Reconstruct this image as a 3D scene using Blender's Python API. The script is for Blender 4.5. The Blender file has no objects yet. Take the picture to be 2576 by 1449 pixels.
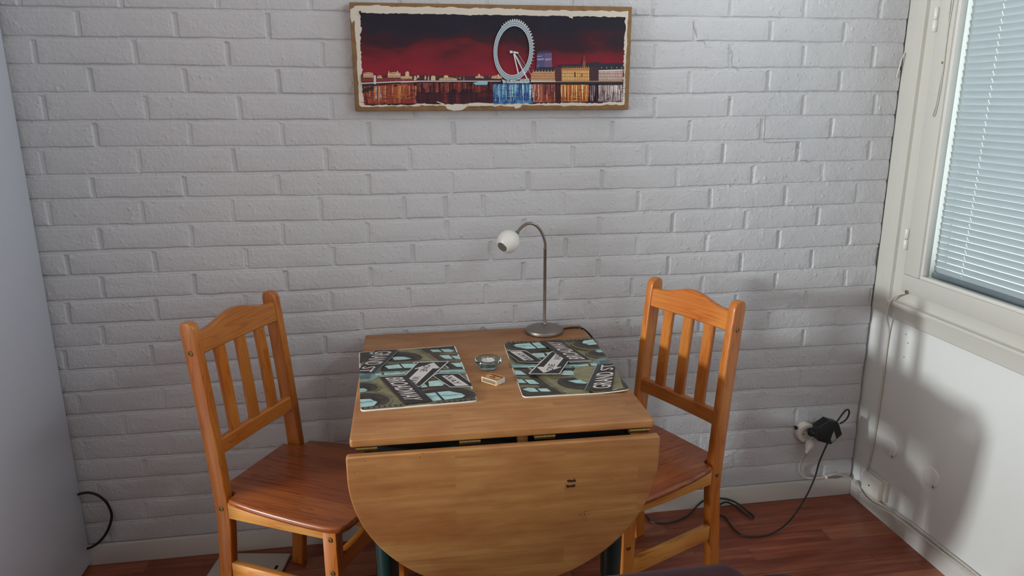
import bpy, bmesh, math, random
import numpy as np
from mathutils import Vector, Matrix
S = bpy.context.scene
COL = S.collection
random.seed(4); rng = np.random.default_rng(7)
W, H, F = 2576, 1449, 1844.287
YAW, PITCH, ROLL = 0.16, 0.2547, -0.0032
CAM = np.array([1.1072, -2.313, 1.4867])

# ------------------------------------------------------------------ camera
def axes():
    a, b, c = YAW, PITCH, ROLL
    fw = np.array([math.sin(a)*math.cos(b), math.cos(a)*math.cos(b), -math.sin(b)])
    r = np.array([math.cos(a), -math.sin(a), 0]); u = np.cross(r, fw)
    return math.cos(c)*r+math.sin(c)*u, math.cos(c)*u-math.sin(c)*r, fw
RT, UP, FW = axes()
# measuring helpers: where a sight line meets a real plane of the room
def ray(p):
    return FW+(p[0]-W/2)/F*RT-(p[1]-H/2)/F*UP
def on_z(p, z): d = ray(p); return CAM+d*(z-CAM[2])/d[2]
def on_y(p, y): d = ray(p); return CAM+d*(y-CAM[1])/d[1]
def on_x(p, x): d = ray(p); return CAM+d*(x-CAM[0])/d[0]
cam = bpy.data.cameras.new('camera'); co = bpy.data.objects.new('camera', cam); COL.objects.link(co)
cam.sensor_width = 36; cam.lens = F/W*36; cam.clip_start = 0.02; cam.clip_end = 60
M = Matrix.Identity(4)
for i in range(3):
    M[i][0] = RT[i]; M[i][1] = UP[i]; M[i][2] = -FW[i]; M[i][3] = CAM[i]
co.matrix_world = M; S.camera = co

# ------------------------------------------------------------------ objects
def tag(o, label=None, cat=None, group=None, kind=None):
    if label: o['label'] = label
    if cat: o['category'] = cat
    if group: o['group'] = group
    if kind: o['kind'] = kind
    return o
def thing(name, label, cat, loc=(0, 0, 0), rz=0, group=None):
    o = bpy.data.objects.new(name, None); COL.objects.link(o)
    o.empty_display_size = .05
    o.location = loc; o.rotation_euler = (0, 0, rz)
    return tag(o, label, cat, group)
def obj(name, bm, mats, parent=None, smooth=True, angle=35):
    me = bpy.data.meshes.new(name)
    if isinstance(bm, bmesh.types.BMesh):
        bm.normal_update(); bm.to_mesh(me); bm.free()
    else:
        v, f, mi = bm
        me.from_pydata([tuple(map(float, q)) for q in v], [], f); me.update()
        if mi is not None: me.polygons.foreach_set('material_index', mi)
    if not isinstance(mats, (list, tuple)): mats = [mats]
    for m in mats: me.materials.append(m)
    o = bpy.data.objects.new(name, me); COL.objects.link(o)
    if parent: o.parent = parent
    if smooth:
        me.polygons.foreach_set('use_smooth', [True]*len(me.polygons))
        try: me.set_sharp_from_angle(angle=math.radians(angle))
        except Exception: pass
    return o
def struct(name, bm, m, parent=None, **k):
    o = obj(name, bm, m, parent, **k)
    if not parent: o['kind'] = 'structure'
    return o
def box(bm, lo, hi, bev=0, seg=2, mat=None, mi=0):
    n0 = len(bm.verts)
    r = bmesh.ops.create_cube(bm, size=1)
    vs = r['verts']
    lo = Vector(lo); hi = Vector(hi); c = (lo+hi)/2; s = hi-lo
    for v in vs: v.co = Vector((v.co.x*s.x, v.co.y*s.y, v.co.z*s.z))+c
    fs = list({f for v in vs for f in v.link_faces})
    for f in fs: f.material_index = mi
    if bev:
        es = list({e for v in vs for e in v.link_edges})
        q = bmesh.ops.bevel(bm, geom=es, offset=bev, segments=seg, profile=.5, affect='EDGES', clamp_overlap=True)
        vs = list({v for f in q['faces'] for v in f.verts} | {v for v in vs if v.is_valid})
    if mat is not None:
        bmesh.ops.transform(bm, matrix=mat, verts=[v for v in vs if v.is_valid])
    return vs
def bx(lo, hi, bev=.002, seg=2, mat=None):
    bm = bmesh.new(); box(bm, lo, hi, bev, seg, mat); return bm
def prism(outline, z0, z1, bev=0, seg=3, axis='z', bm=None):
    """outline: 2d points; extruded between two levels of an axis"""
    bm = bm or bmesh.new()
    def P(a, b, c):
        return {'z': (a, b, c), 'y': (a, c, b), 'x': (c, a, b)}[axis]
    v0 = [bm.verts.new(P(a, b, z0)) for a, b in outline]
    v1 = [bm.verts.new(P(a, b, z1)) for a, b in outline]
    n = len(outline)
    f0 = bm.faces.new(v0[::-1]); f1 = bm.faces.new(v1)
    for i in range(n): bm.faces.new((v0[i], v0[(i+1) % n], v1[(i+1) % n], v1[i]))
    bmesh.ops.recalc_face_normals(bm, faces=bm.faces)
    if bev:
        es = list(f0.edges)+list(f1.edges)
        bmesh.ops.bevel(bm, geom=es, offset=bev, segments=seg, profile=.5, affect='EDGES', clamp_overlap=True)
    return bm
def catmull(pts, n=8):
    P = [Vector(p) for p in pts]; out = []
    P = [P[0]*2-P[1]]+P+[P[-1]*2-P[-2]]
    for i in range(1, len(P)-2):
        for k in range(n):
            t = k/n
            out.append(.5*((2*P[i])+(P[i+1]-P[i-1])*t+(2*P[i-1]-5*P[i]+4*P[i+1]-P[i+2])*t*t+(3*P[i]-P[i-1]-3*P[i+1]+P[i+2])*t**3))
    out.append(P[-2]); return out
def tube(pts, r, n=10, smooth=6, bm=None, radii=None):
    bm = bm or bmesh.new()
    P = catmull(pts, smooth) if smooth else [Vector(p) for p in pts]
    rings = []; up = Vector((0, 0, 1))
    t0 = (P[1]-P[0]).normalized()
    u = t0.cross(up) if abs(t0.dot(up)) < .95 else t0.cross(Vector((1, 0, 0)))
    u.normalize()
    for i, p in enumerate(P):
        t = (P[min(i+1, len(P)-1)]-P[max(i-1, 0)]).normalized()
        u = (u-t*u.dot(t)).normalized(); w = t.cross(u)
        rr = r if radii is None else np.interp(i/(len(P)-1), np.linspace(0, 1, len(radii)), radii)
        rings.append([bm.verts.new(p+(u*math.cos(a)+w*math.sin(a))*rr) for a in [2*math.pi*k/n for k in range(n)]])
    for a, b in zip(rings, rings[1:]):
        for k in range(n): bm.faces.new((a[k], a[(k+1) % n], b[(k+1) % n], b[k]))
    bm.faces.new(rings[0][::-1]); bm.faces.new(rings[-1])
    bmesh.ops.recalc_face_normals(bm, faces=bm.faces)
    return bm
def lathe(prof, n=48, mat=None, bm=None):
    """prof: (radius, height) pairs, closed at the axis where radius is 0"""
    bm = bm or bmesh.new(); rings = []; new = []
    for r, z in prof:
        if r < 1e-6: ring = [bm.verts.new((0, 0, z))]
        else: ring = [bm.verts.new((r*math.cos(2*math.pi*k/n), r*math.sin(2*math.pi*k/n), z)) for k in range(n)]
        rings.append(ring); new += ring
    for a, b in zip(rings, rings[1:]):
        for k in range(n):
            q = [a[k % len(a)], a[(k+1) % len(a)], b[(k+1) % len(b)], b[k % len(b)]]
            q = list(dict.fromkeys(q))
            if len(q) > 2: bm.faces.new(q)
    bmesh.ops.recalc_face_normals(bm, faces=bm.faces)
    if mat is not None: bmesh.ops.transform(bm, matrix=mat, verts=new)
    return bm

# ------------------------------------------------------------------ materials
def srgb(h):
    h = h.lstrip('#'); v = [int(h[i:i+2], 16)/255 for i in (0, 2, 4)]
    return tuple([(c/12.92 if c <= .04045 else ((c+.055)/1.055)**2.4) for c in v])+(1,)
def mat(name, col='#808080', rough=.6, metal=0, spec=.5, **k):
    m = bpy.data.materials.new(name); m.use_nodes = True
    b = m.node_tree.nodes['Principled BSDF']
    b.inputs['Base Color'].default_value = srgb(col) if isinstance(col, str) else col
    b.inputs['Roughness'].default_value = rough; b.inputs['Metallic'].default_value = metal
    b.inputs['Specular IOR Level'].default_value = spec
    for kk, v in k.items(): b.inputs[kk.replace('_', ' ')].default_value = v
    return m
class N:
    def __init__(s, m): s.t = m.node_tree; s.b = s.t.nodes['Principled BSDF']
    def n(s, typ, ins=None, **at):
        q = s.t.nodes.new(typ)
        for k, v in at.items(): setattr(q, k, v)
        for k, v in (ins or {}).items():
            if isinstance(v, bpy.types.NodeSocket): s.t.links.new(v, q.inputs[k])
            else: q.inputs[k].default_value = v
        return q
    def link(s, a, b): s.t.links.new(a, b)
    def ramp(s, fac, stops, interp='LINEAR'):
        q = s.n('ShaderNodeValToRGB'); s.link(fac, q.inputs[0]); e = q.color_ramp
        e.interpolation = interp
        while len(e.elements) < len(stops): e.elements.new(.5)
        for el, (p, c) in zip(e.elements, stops):
            el.position = p; el.color = srgb(c) if isinstance(c, str) else (c, c, c, 1)
        return q.outputs[0]
    def mix(s, f, a, b, mode='MIX'):
        q = s.n('ShaderNodeMix', data_type='RGBA', blend_type=mode)
        for i, v in ((0, f), (6, a), (7, b)):
            if isinstance(v, bpy.types.NodeSocket): s.link(v, q.inputs[i])
            else: q.inputs[i].default_value = srgb(v) if isinstance(v, str) else v
        return q.outputs[2]
    def noise(s, vec, scale, detail=3, rough=.5, dist=0):
        return s.n('ShaderNodeTexNoise', {'Vector': vec, 'Scale': scale, 'Detail': detail, 'Roughness': rough, 'Distortion': dist}).outputs[0]
    def objco(s, sc=(1, 1, 1), rot=(0, 0, 0), loc=(0, 0, 0)):
        c = s.n('ShaderNodeTexCoord').outputs['Object']
        return s.n('ShaderNodeMapping', {'Vector': c, 'Scale': sc, 'Rotation': rot, 'Location': loc}).outputs[0]
    def bump(s, h, strength=.3, dist=.002):
        q = s.n('ShaderNodeBump', {'Height': h, 'Strength': strength, 'Distance': dist})
        s.link(q.outputs[0], s.b.inputs['Normal'])

def pine(name, axis, a='#c58a4d', b='#a8642c', c='#7c3d17', seed=0.):
    """lacquered pine, grain along the given local axis"""
    m = mat(name, rough=.34, spec=.5); g = N(m)
    long_, wide = 1.3, 24.
    sc = [wide]*3; sc['xyz'.index(axis)] = long_
    rnd = g.n('ShaderNodeObjectInfo').outputs['Random']
    base = g.n('ShaderNodeTexCoord').outputs['Object']
    off = g.n('ShaderNodeCombineXYZ', {0: rnd, 1: rnd, 2: rnd}).outputs[0]
    off = g.n('ShaderNodeVectorMath', {0: off, 1: (3.1+seed, 1.7, 2.3+seed)}, operation='MULTIPLY').outputs[0]
    co_ = g.n('ShaderNodeVectorMath', {0: base, 1: off}, operation='ADD').outputs[0]
    v = g.n('ShaderNodeMapping', {'Vector': co_, 'Scale': sc}).outputs[0]
    w = g.noise(v, 1.0, 2, .45, .35)
    rings = g.n('ShaderNodeMath', {0: w, 1: 13.0}, operation='MULTIPLY').outputs[0]
    rings = g.n('ShaderNodeMath', {0: rings}, operation='FRACT').outputs[0]
    fine = g.noise(g.n('ShaderNodeMapping', {'Vector': co_, 'Scale': [q*7 for q in sc]}).outputs[0], 1.0, 2, .6)
    col = g.ramp(rings, [(0, a), (.45, a), (.8, b), (.93, c), (1, a)])
    col = g.mix(.35, col, g.ramp(fine, [(.3, b), (.7, a)]))
    big = g.noise(co_, 6., 1)
    col = g.mix(.5, col, g.ramp(big, [(.35, b), (.65, a)]))
    hsv = g.n('ShaderNodeHueSaturation', {'Color': col, 'Saturation': 1.08})
    vv = g.n('ShaderNodeMapRange', {0: rnd, 3: .86, 4: 1.1}).outputs[0]
    g.link(vv, hsv.inputs['Value'])
    g.link(hsv.outputs[0], g.b.inputs['Base Color'])
    g.b.inputs['Coat Weight'].default_value = .25; g.b.inputs['Coat Roughness'].default_value = .25
    return m
PA, PB, PC = '#bd7d48', '#a35a30', '#713316'
PX, PY, PZ = pine('pine_length', 'x', '#cf9a60', '#b67840', '#874821'), pine('pine_across', 'y', PA, PB, PC), pine('pine_upright', 'z', PA, PB, PC)
def seatmat():
    m = mat('pine_seat', rough=.3); g = N(m)
    v = g.objco((1, 1, 1))
    st = g.n('ShaderNodeTexBrick', {'Vector': g.n('ShaderNodeMapping', {'Vector': v, 'Location': (.9, .035, 0)}).outputs[0], 'Scale': 1., 'Mortar Size': 0., 'Brick Width': 3., 'Row Height': .068, 'Color1': (0, 0, 0, 1), 'Color2': (1, 1, 1, 1)}, offset=.37)
    gv = g.n('ShaderNodeMapping', {'Vector': v, 'Scale': (2., 34., 34.)}).outputs[0]
    gv = g.n('ShaderNodeVectorMath', {0: gv, 1: st.outputs[0]}, operation='ADD').outputs[0]
    w = g.noise(gv, 1., 2, .5, .5)
    r = g.n('ShaderNodeMath', {0: g.n('ShaderNodeMath', {0: w, 1: 8.}, operation='MULTIPLY').outputs[0]}, operation='FRACT').outputs[0]
    col = g.ramp(r, [(0, '#a2562a'), (.5, '#924a22'), (.85, '#6b3113'), (.95, '#4f210c'), (1, '#a2562a')])
    col = g.mix(.45, col, g.ramp(st.outputs[0], [(0, '#793818'), (1, '#a9622f')]))
    g.link(col, g.b.inputs['Base Color'])
    g.b.inputs['Coat Weight'].default_value = .15; g.b.inputs['Coat Roughness'].default_value = .2
    return m
SEAT = seatmat()

def birch():
    m = mat('birch_staves', rough=.42); g = N(m)
    v = g.objco()
    v2 = g.n('ShaderNodeVectorMath', {0: g.n('ShaderNodeSeparateXYZ', {0: v}).outputs[0]}, operation='ADD')
    sep = g.n('ShaderNodeSeparateXYZ', {0: v})
    yz = g.n('ShaderNodeMath', {0: sep.outputs[1], 1: sep.outputs[2]}, operation='SUBTRACT').outputs[0]
    cv = g.n('ShaderNodeCombineXYZ', {0: sep.outputs[0], 1: yz, 2: 0.}).outputs[0]
    st = g.n('ShaderNodeTexBrick', {'Vector': g.n('ShaderNodeMapping', {'Vector': cv, 'Location': (3.13, 2.02, 0)}).outputs[0], 'Scale': 1., 'Mortar Size': .0004, 'Mortar Smooth': .5, 'Brick Width': .43, 'Row Height': .042, 'Color1': (0, 0, 0, 1), 'Color2': (1, 1, 1, 1), 'Mortar': (.3, .3, .3, 1)}, offset=.41)
    gv = g.n('ShaderNodeMapping', {'Vector': cv, 'Scale': (5., 60., 1)}).outputs[0]
    gr = g.noise(g.n('ShaderNodeVectorMath', {0: gv, 1: st.outputs[0]}, operation='ADD').outputs[0], 1., 4, .6, .3)
    col = g.ramp(st.outputs[0], [(0, '#9a6a3e'), (.5, '#a67543'), (1, '#b07f4d')])
    col = g.mix(.55, col, g.ramp(gr, [(.3, '#86532d'), (.5, '#a2703e'), (.7, '#b38655')]))
    sm = g.noise(g.n('ShaderNodeMapping', {'Vector': cv, 'Scale': (4., 9., 1)}).outputs[0], 1., 3, .6)
    col = g.mix(g.ramp(sm, [(.42, 0.), (.72, .72)]), col, '#8a4c27')
    wear = g.noise(g.n('ShaderNodeMapping', {'Vector': cv, 'Scale': (9., 30., 1), 'Location': (4, 1, 0)}).outputs[0], 1., 4, .7)
    col = g.mix(g.ramp(wear, [(.66, 0.), (.78, .55)]), col, '#b89c76')
    dk = g.noise(g.n('ShaderNodeMapping', {'Vector': cv, 'Scale': (30., 120., 1), 'Location': (1, 7, 0)}).outputs[0], 1., 2, .6)
    col = g.mix(g.ramp(dk, [(.74, 0.), (.8, .6)]), col, '#5a3318')
    g.link(col, g.b.inputs['Base Color'])
    g.link(g.ramp(sm, [(.3, .36), (.7, .52)]), g.b.inputs['Roughness'])
    return m
BIRCH = birch()

def floormat():
    m = mat('parquet', rough=.3); g = N(m)
    v = g.objco()
    st = g.n('ShaderNodeTexBrick', {'Vector': g.n('ShaderNodeMapping', {'Vector': v, 'Location': (5.2, 7.015, 0)}).outputs[0], 'Scale': 1., 'Mortar Size': .0006, 'Mortar Smooth': .3, 'Brick Width': .62, 'Row Height': .066, 'Color1': (0, 0, 0, 1), 'Color2': (1, 1, 1, 1), 'Mortar': (0, 0, 0, 1)}, offset=.37, offset_frequency=2, squash=.8, squash_frequency=3)
    gv = g.n('ShaderNodeMapping', {'Vector': v, 'Scale': (3., 45., 1)}).outputs[0]
    gr = g.noise(g.n('ShaderNodeVectorMath', {0: gv, 1: st.outputs[0]}, operation='ADD').outputs[0], 1., 4, .6, .4)
    col = g.ramp(st.outputs[0], [(0, '#63291a'), (.35, '#7c3c28'), (.7, '#8e4b33'), (1, '#b87c5c')])
    col = g.mix(.55, col, g.ramp(gr, [(.3, '#5c2819'), (.55, '#874630'), (.75, '#b57656')]))
    seam = g.ramp(st.outputs['Fac'], [(0, 0.), (1, .8)])
    col = g.mix(seam, col, '#2a0f08')
    g.link(col, g.b.inputs['Base Color'])
    g.link(g.ramp(gr, [(.3, .26), (.7, .4)]), g.b.inputs['Roughness'])
    g.bump(st.outputs['Fac'], -.2, .001)
    return m
FLOOR = floormat()

def paint(name, col, rough=.55, bump=.12, scale=220, mott=.06):
    m = mat(name, col, rough); g = N(m)
    v = g.objco()
    n1 = g.noise(v, 3.5, 3)
    d = tuple(c*(1-mott) for c in srgb(col)[:3])+(1,)
    e = tuple(min(1, c*(1+mott*.6)) for c in srgb(col)[:3])+(1,)
    c_ = g.mix(n1, d, e)
    g.link(c_, g.b.inputs['Base Color'])
    if bump: g.bump(g.noise(v, scale, 2, .6), bump, .001)
    return m
def brickpaint():
    m = mat('painted_brick', '#c9c5c4', .5); g = N(m)
    v = g.objco()
    n1 = g.noise(v, 2.2, 3)
    col = g.mix(n1, '#bcbdc3', '#c6c6c9')
    dirt = g.noise(v, 14., 4, .7)
    col = g.mix(g.ramp(dirt, [(.62, 0.), (.85, .25)]), col, '#a58f80')
    g.link(col, g.b.inputs['Base Color'])
    h1 = g.noise(v, 330, 3, .65); h2 = g.noise(v, 110, 2, .5)
    vo = g.n('ShaderNodeTexVoronoi', {'Vector': v, 'Scale': 38., 'Randomness': 1.}).outputs[0]
    lump = g.ramp(vo, [(0, 1.), (.12, .6), (.2, 0.)])
    hh = g.n('ShaderNodeMath', {0: h1, 1: h2}, operation='ADD').outputs[0]
    hh = g.n('ShaderNodeMath', {0: hh, 1: lump}, operation='ADD').outputs[0]
    g.bump(hh, .75, .0016)
    return m
BRICK = brickpaint()
WHITE = paint('white_gloss_paint', '#cdcbc6', .32, .05, 60, .03)
WARMWHITE = paint('cream_gloss_paint', '#bfbcb4', .35, .05, 60, .03)
PANEL = paint('white_panel_paint', '#d8d9d7', .38, .06, 90, .03)
SKIRT = paint('skirting_paint', '#c2bdb8', .4, .05, 60, .03)
PLAIN = paint('plaster', '#cfcac4', .8, .1)
CABINET = paint('cabinet_enamel', '#c0c3cd', .36, .05, 200, .02)
PLASTIC_W = mat('white_plastic', '#d6d2ca', .35)
PLASTIC_G = mat('aged_white_plastic', '#c8c4bc', .4)
CABLE_W = mat('white_cable', '#bdb6ac', .45)
BLACK = mat('black_plastic', '#15161a', .38)
CABLE_K = mat('black_rubber', '#171416', .45)
HOLE = mat('dark_hole', '#120d0b', .8)
GREEN = mat('dark_green_paint', '#0e2c2c', .32); GREEN_SHADED = mat('green_paint_shaded', '#0a1210', .5)  # second green is darkened: shade under the tabletop put into the underframe colour
BRASS = mat('aged_brass', '#9a8456', .42, 1)
BOLT = mat('bolt_brass', '#8d7445', .35, 1)
STEEL = mat('brushed_steel', '#8d857d', .33, 1)
STEELP = mat('satin_grey_metal', '#938b86', .42, .85)
def fabric():
    m = mat('maroon_upholstery', '#4a2a33', .95, spec=.1); g = N(m)
    v = g.objco(); n = g.noise(v, 500, 2)
    g.link(g.mix(n, '#2a0f17', '#3d1722'), g.b.inputs['Base Color']); g.bump(n, .4, .001)
    g.b.inputs['Sheen Weight'].default_value = .08
    return m
FABRIC = fabric()
def pane_mat(tint=(.97, 1, 1, 1)):
    m = bpy.data.materials.new('window_glass'); m.use_nodes = True; t = m.node_tree
    for q in list(t.nodes): t.nodes.remove(q)
    o = t.nodes.new('ShaderNodeOutputMaterial'); mx = t.nodes.new('ShaderNodeMixShader')
    tr = t.nodes.new('ShaderNodeBsdfTransparent'); tr.inputs[0].default_value = tint
    gl = t.nodes.new('ShaderNodeBsdfGlossy'); gl.inputs['Roughness'].default_value = .02
    mx.inputs[0].default_value = .06
    t.links.new(tr.outputs[0], mx.inputs[1]); t.links.new(gl.outputs[0], mx.inputs[2]); t.links.new(mx.outputs[0], o.inputs[0])
    return m
PANE = pane_mat()
def slat_mat():
    m = bpy.data.materials.new('blind_slats'); m.use_nodes = True; t = m.node_tree
    for q in list(t.nodes): t.nodes.remove(q)
    o = t.nodes.new('ShaderNodeOutputMaterial'); mx = t.nodes.new('ShaderNodeMixShader')
    d = t.nodes.new('ShaderNodeBsdfDiffuse'); d.inputs[0].default_value = srgb('#aaaeb2')
    tl = t.nodes.new('ShaderNodeBsdfTranslucent'); tl.inputs[0].default_value = srgb('#c6c8ca')
    mx.inputs[0].default_value = .12
    t.links.new(d.outputs[0], mx.inputs[1]); t.links.new(tl.outputs[0], mx.inputs[2]); t.links.new(mx.outputs[0], o.inputs[0])
    return m
SLAT = slat_mat()
def opal():
    m = mat('opal_glass', '#f3f2ee', .25); b = m.node_tree.nodes['Principled BSDF']
    t = m.node_tree; o = [q for q in t.nodes if q.type == 'OUTPUT_MATERIAL'][0]
    tl = t.nodes.new('ShaderNodeBsdfTranslucent'); tl.inputs[0].default_value = srgb('#f2efe8')
    mx = t.nodes.new('ShaderNodeMixShader'); mx.inputs[0].default_value = .22
    t.links.new(b.outputs[0], mx.inputs[1]); t.links.new(tl.outputs[0], mx.inputs[2]); t.links.new(mx.outputs[0], o.inputs[0])
    return m
OPAL = opal()
GLASS = mat('blue_glass', '#c3e6f5', .03, Transmission_Weight=1., IOR=1.48)

# ------------------------------------------------------------------ the room
XL, XR, YF, ZC = -4.5, 2.81, -4.2, 2.62
TH = .14
struct('floor', bx((XL-.1, YF-.1, -.1), (XR+.3, .12, 0), 0), FLOOR, smooth=False)
struct('ceiling', bx((XL-.1, YF-.1, ZC), (XR+.3, .12, ZC+.1), 0), PLAIN, smooth=False)

# brick wall: every course and head joint measured, laid out as relief
BEDS = {0:[(314,17.5),(769,24.5),(1673,38.8)],1:[(245,90.1),(804,97.8),(1890.6,102.5)],2:[(245,160),(839,167.7),(1673,170.5),(2046,167.7)],3:[(280,230),(839,234.8),(1673,234.5),(1984,229.2)],
4:[(314,299.8),(839,299.4),(1673,295),(1984,288.9)],5:[(314,367),(839,364),(1060,364),(1460,358),(1735,354),(2046,346.3)],6:[(175,436.8),(769,429),(1100,425.3),(1460,420),(1657.6,414.7),(2108,403.2)],
7:[(262,496),(769,490),(980,488),(1340,478),(1611,473),(1766,466.8),(2108,454.4)],8:[(140,566.4),(559,556.6),(839,552.4),(1060,548),(1500,536),(1642,529),(1797,524),(2201,508.7)],
9:[(140,631),(489,620.5),(804,613.6),(980,608),(1240,598),(1500,588),(1735,583.3),(2170,561.5)],10:[(182,690.4),(419,682.4),(664,673.7),(1100,658),(1540,642),(1611,639),(1890.6,628),(2201,614)],
11:[(269,749.8),(524,739.3),(734,730.6),(980,718),(1460,696),(1735,689),(2201,667)],12:[(182,813.8),(402,804),(856,779.5),(1060,770),(1460,752),(1797,737),(2170,718.4)],
13:[(157,872),(265.5,866.2),(769,839),(980,824),(1380,806),(1890.6,780.5),(2185.7,768)],14:[(175,929),(384,917.5),(804,889.6),(1890.6,828.6),(2170,814.7)],
15:[(175,985.7),(304,977),(856,940),(1881,879.5),(2169,864)],16:[(210,1040.5),(472,1024),(1881,927.8),(2169,913)],17:[(192,1100),(332,1092),(489,1080),(1881,979),(2152,965.7)],
18:[(227,1155),(500,1137.7),(1881,1030),(2162,1013)],19:[(210,1209.3),(363,1198.8),(517,1187.3),(1881,1080),(2155,1062)],20:[(216,1263.5),(419,1249.5),(1881,1127)],21:[(227,1316),(534.6,1288.6),(1864.5,1175),(2135,1153)]}
HEADS = {0:[52,309,552,786,1647,1844,2030,2220],1:[202,447,680,905,1754,1945,2130],2:[92.6,346,578,816,1653,1842.5,2027,2203],3:[234,472,706,925,1741,1937,2119],
4:[117,373,608,839,1052,1260,1464,1653,1841,2027,2206],5:[246,484,715,934,1146,1348,1546,1740,1922,2097],6:[113,355,594,825,1036,1242,1446,1636,1824,2013,2192],
7:[239,470,706,932,1142,1334,1520,1709,1900,2074],8:[131,363,590,811,1022,1126,1222,1422,1611,1793,1981,2162],9:[257,487,716,930,1130,1324,1512,1698,1881,2063],
10:[175,395,625,844,1044,1240,1428,1608,1782,1963.6,2140.6],11:[264,494,725,938,1132,1322,1510,1687,1869,2047],12:[176.5,400,624,838.6,1034,1228,1418,1771,1956,2131],
13:[264,916,1112,1302,1486,1856,2032],14:[169,388,823,1588,1940,2113],15:[297,2025],16:[204,416,1927,2098],17:[318,2013],18:[220,430,1920,2088],19:[370,1844,2006],20:[255,454,1924],21:[370,1853]}
bed = {}
for k, pts in BEDS.items():
    q = np.array([on_y(p, 0.) for p in pts]); bed[k] = (q[:, 0], q[:, 2])
def bedz(k, x):
    if k in bed: return np.interp(x, *bed[k])
    if k < 0: return np.interp(x, *bed[0])+.0765*(-k)
    return np.interp(x, *bed[21])-.0765*(k-21)
heads = {}
for k, pl in HEADS.items():
    xs = []
    for p in pl:
        # image height of the course's middle at this place, found on the wall plane
        lo, hi = -300., 1600.
        for _ in range(40):
            m_ = (lo+hi)/2; q = on_y((p, m_), 0.)
            if q[2] > float(bedz(k, q[0]))+.034: lo = m_
            else: hi = m_
        xs.append(float(on_y((p, lo), 0.)[0]))
    xs = sorted(xs); out = [xs[0]]
    for x in xs[1:]:
        n_ = int(round((x-out[-1])/.2547)); x0 = out[-1]
        for i in range(1, n_): out.append(x0+(x-x0)*i/n_+random.uniform(-.006, .006))
        out.append(x)
    while out[0] > -.3: out.insert(0, out[0]-.2547)
    while out[-1] < 3.: out.append(out[-1]+.2547)
    heads[k] = out
for k in list(range(-9, 0))+list(range(22, 26)):
    o_ = .06 if k % 2 else .187
    heads[k] = [-.3+o_+.2547*i for i in range(13)]
def vnoise(x, z, s, seed):
    r = np.random.default_rng(seed); g = r.uniform(-1, 1, (256, 256))
    a = x/s; b = z/s; i = np.floor(a).astype(int); j = np.floor(b).astype(int); u = a-i; v = b-j
    u = u*u*(3-2*u); v = v*v*(3-2*v); i %= 256; j %= 256; i2 = (i+1) % 256; j2 = (j+1) % 256
    return (g[i, j]*(1-u)+g[i2, j]*u)*(1-v)+(g[i, j2]*(1-u)+g[i2, j2]*u)*v
xs = np.concatenate([[XL-.1, -.6], np.arange(.0, 2.8001, .0019), [2.808]])
zs = np.concatenate([[-.02, .04], np.arange(.06, 1.86, .0017), [2.0, ZC+.05]])
X, Z = np.meshgrid(xs, zs)
wx = X+.0012*vnoise(X, Z, .04, 1)+.0006*vnoise(X, Z, .009, 11); wz = Z+.0012*vnoise(X, Z, .05, 2)+.0007*vnoise(X, Z, .011, 3)
row = np.full(X.shape, -9); dz = np.zeros(X.shape); jt = np.full(X.shape, -1.)
for k in range(-9, 26):
    zb = bedz(k, X); zt = bedz(k-1, X)
    m_ = (wz >= zb) & (wz < zt); row[m_] = k
    top = zt-.0125
    d_ = np.minimum(wz-zb, top-wz); dz[m_] = d_[m_]
    t_ = (zt-wz)/.0125; mm_ = m_ & (wz > top); jt[mm_] = t_[mm_]      # 0 under the upper brick .. 1 on the lower one
bi = np.zeros(X.shape); dx = np.full(X.shape, 1.); hamp = np.ones(X.shape)
for k in range(-9, 26):
    m_ = row == k
    hx = np.array(heads[k]); xv = wx[m_]
    idx = np.clip(np.searchsorted(hx, xv)-1, 0, len(hx)-2)
    bi[m_] = idx
    left = xv-hx[idx]; right = (hx[idx+1]-.0145)-xv
    d_ = np.where(right < 0, -np.minimum(-right, hx[idx+1]-xv), np.minimum(left, right)); dx[m_] = d_
    am = np.where(left < right, np.sin(idx*12.9898+k*78.233), np.sin((idx+1)*12.9898+k*78.233))*43758.5453
    hamp[m_] = am-np.floor(am)
def ss(a, b, x): t = np.clip((x-a)/(b-a), 0, 1); return t*t*(3-2*t)
low = ss(1.0, .55, Z)*ss(1.2, 2.0, X)*.35
fade = 1-.35*ss(1.6, 2.5, X)*ss(.9, 1.3, Z)
inj = jt >= 0
soft = .55+.45*ss(-.4, .5, vnoise(X, Z, .11, 21))
jb = np.where(inj, (1-.62*ss(.16, .55, jt))*ss(-.02, .14, jt)*(1-ss(.88, 1.02, jt)), 0)
jb = np.maximum(jb, .12*(1-ss(0, .003, dz))*(~inj))
jh = (1-ss(-.0022, .0016, dx))*(.42+.58*hamp)*fade
lowleft = ss(.80, .5, Z); jh = jh*(1-.6*lowleft)
depth = np.maximum(jb*(.0060-.0014*low)*soft, jh*.0054*(~inj))
crown = .0012*ss(0, .02, np.minimum(dz, dx))
bump = .0009*vnoise(X, Z, .06, 5)+.0004*vnoise(X, Z, .02, 6)+.00035*vnoise(X, Z, .008, 8)+.0002*vnoise(X, Z, .0042, 9)
Y = depth-crown+bump
Y += np.sin(row*3.7+bi*5.1)*.0007*(1-np.maximum(jb, jh > .1))
for _ in range(1700):
    cx = rng.uniform(.1, 2.75); cz = rng.uniform(.1, 1.8); r_ = rng.uniform(.0022, .0048); a_ = rng.uniform(-.0014, .0030)
    i0, i1 = np.searchsorted(xs, [cx-2*r_, cx+2*r_]); j0, j1 = np.searchsorted(zs, [cz-2*r_, cz+2*r_])
    s_ = (slice(j0, j1), slice(i0, i1))
    Y[s_] -= a_*np.exp(-((X[s_]-cx)**2+((Z[s_]-cz)/1.5)**2)/(r_*r_*.5))
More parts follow.
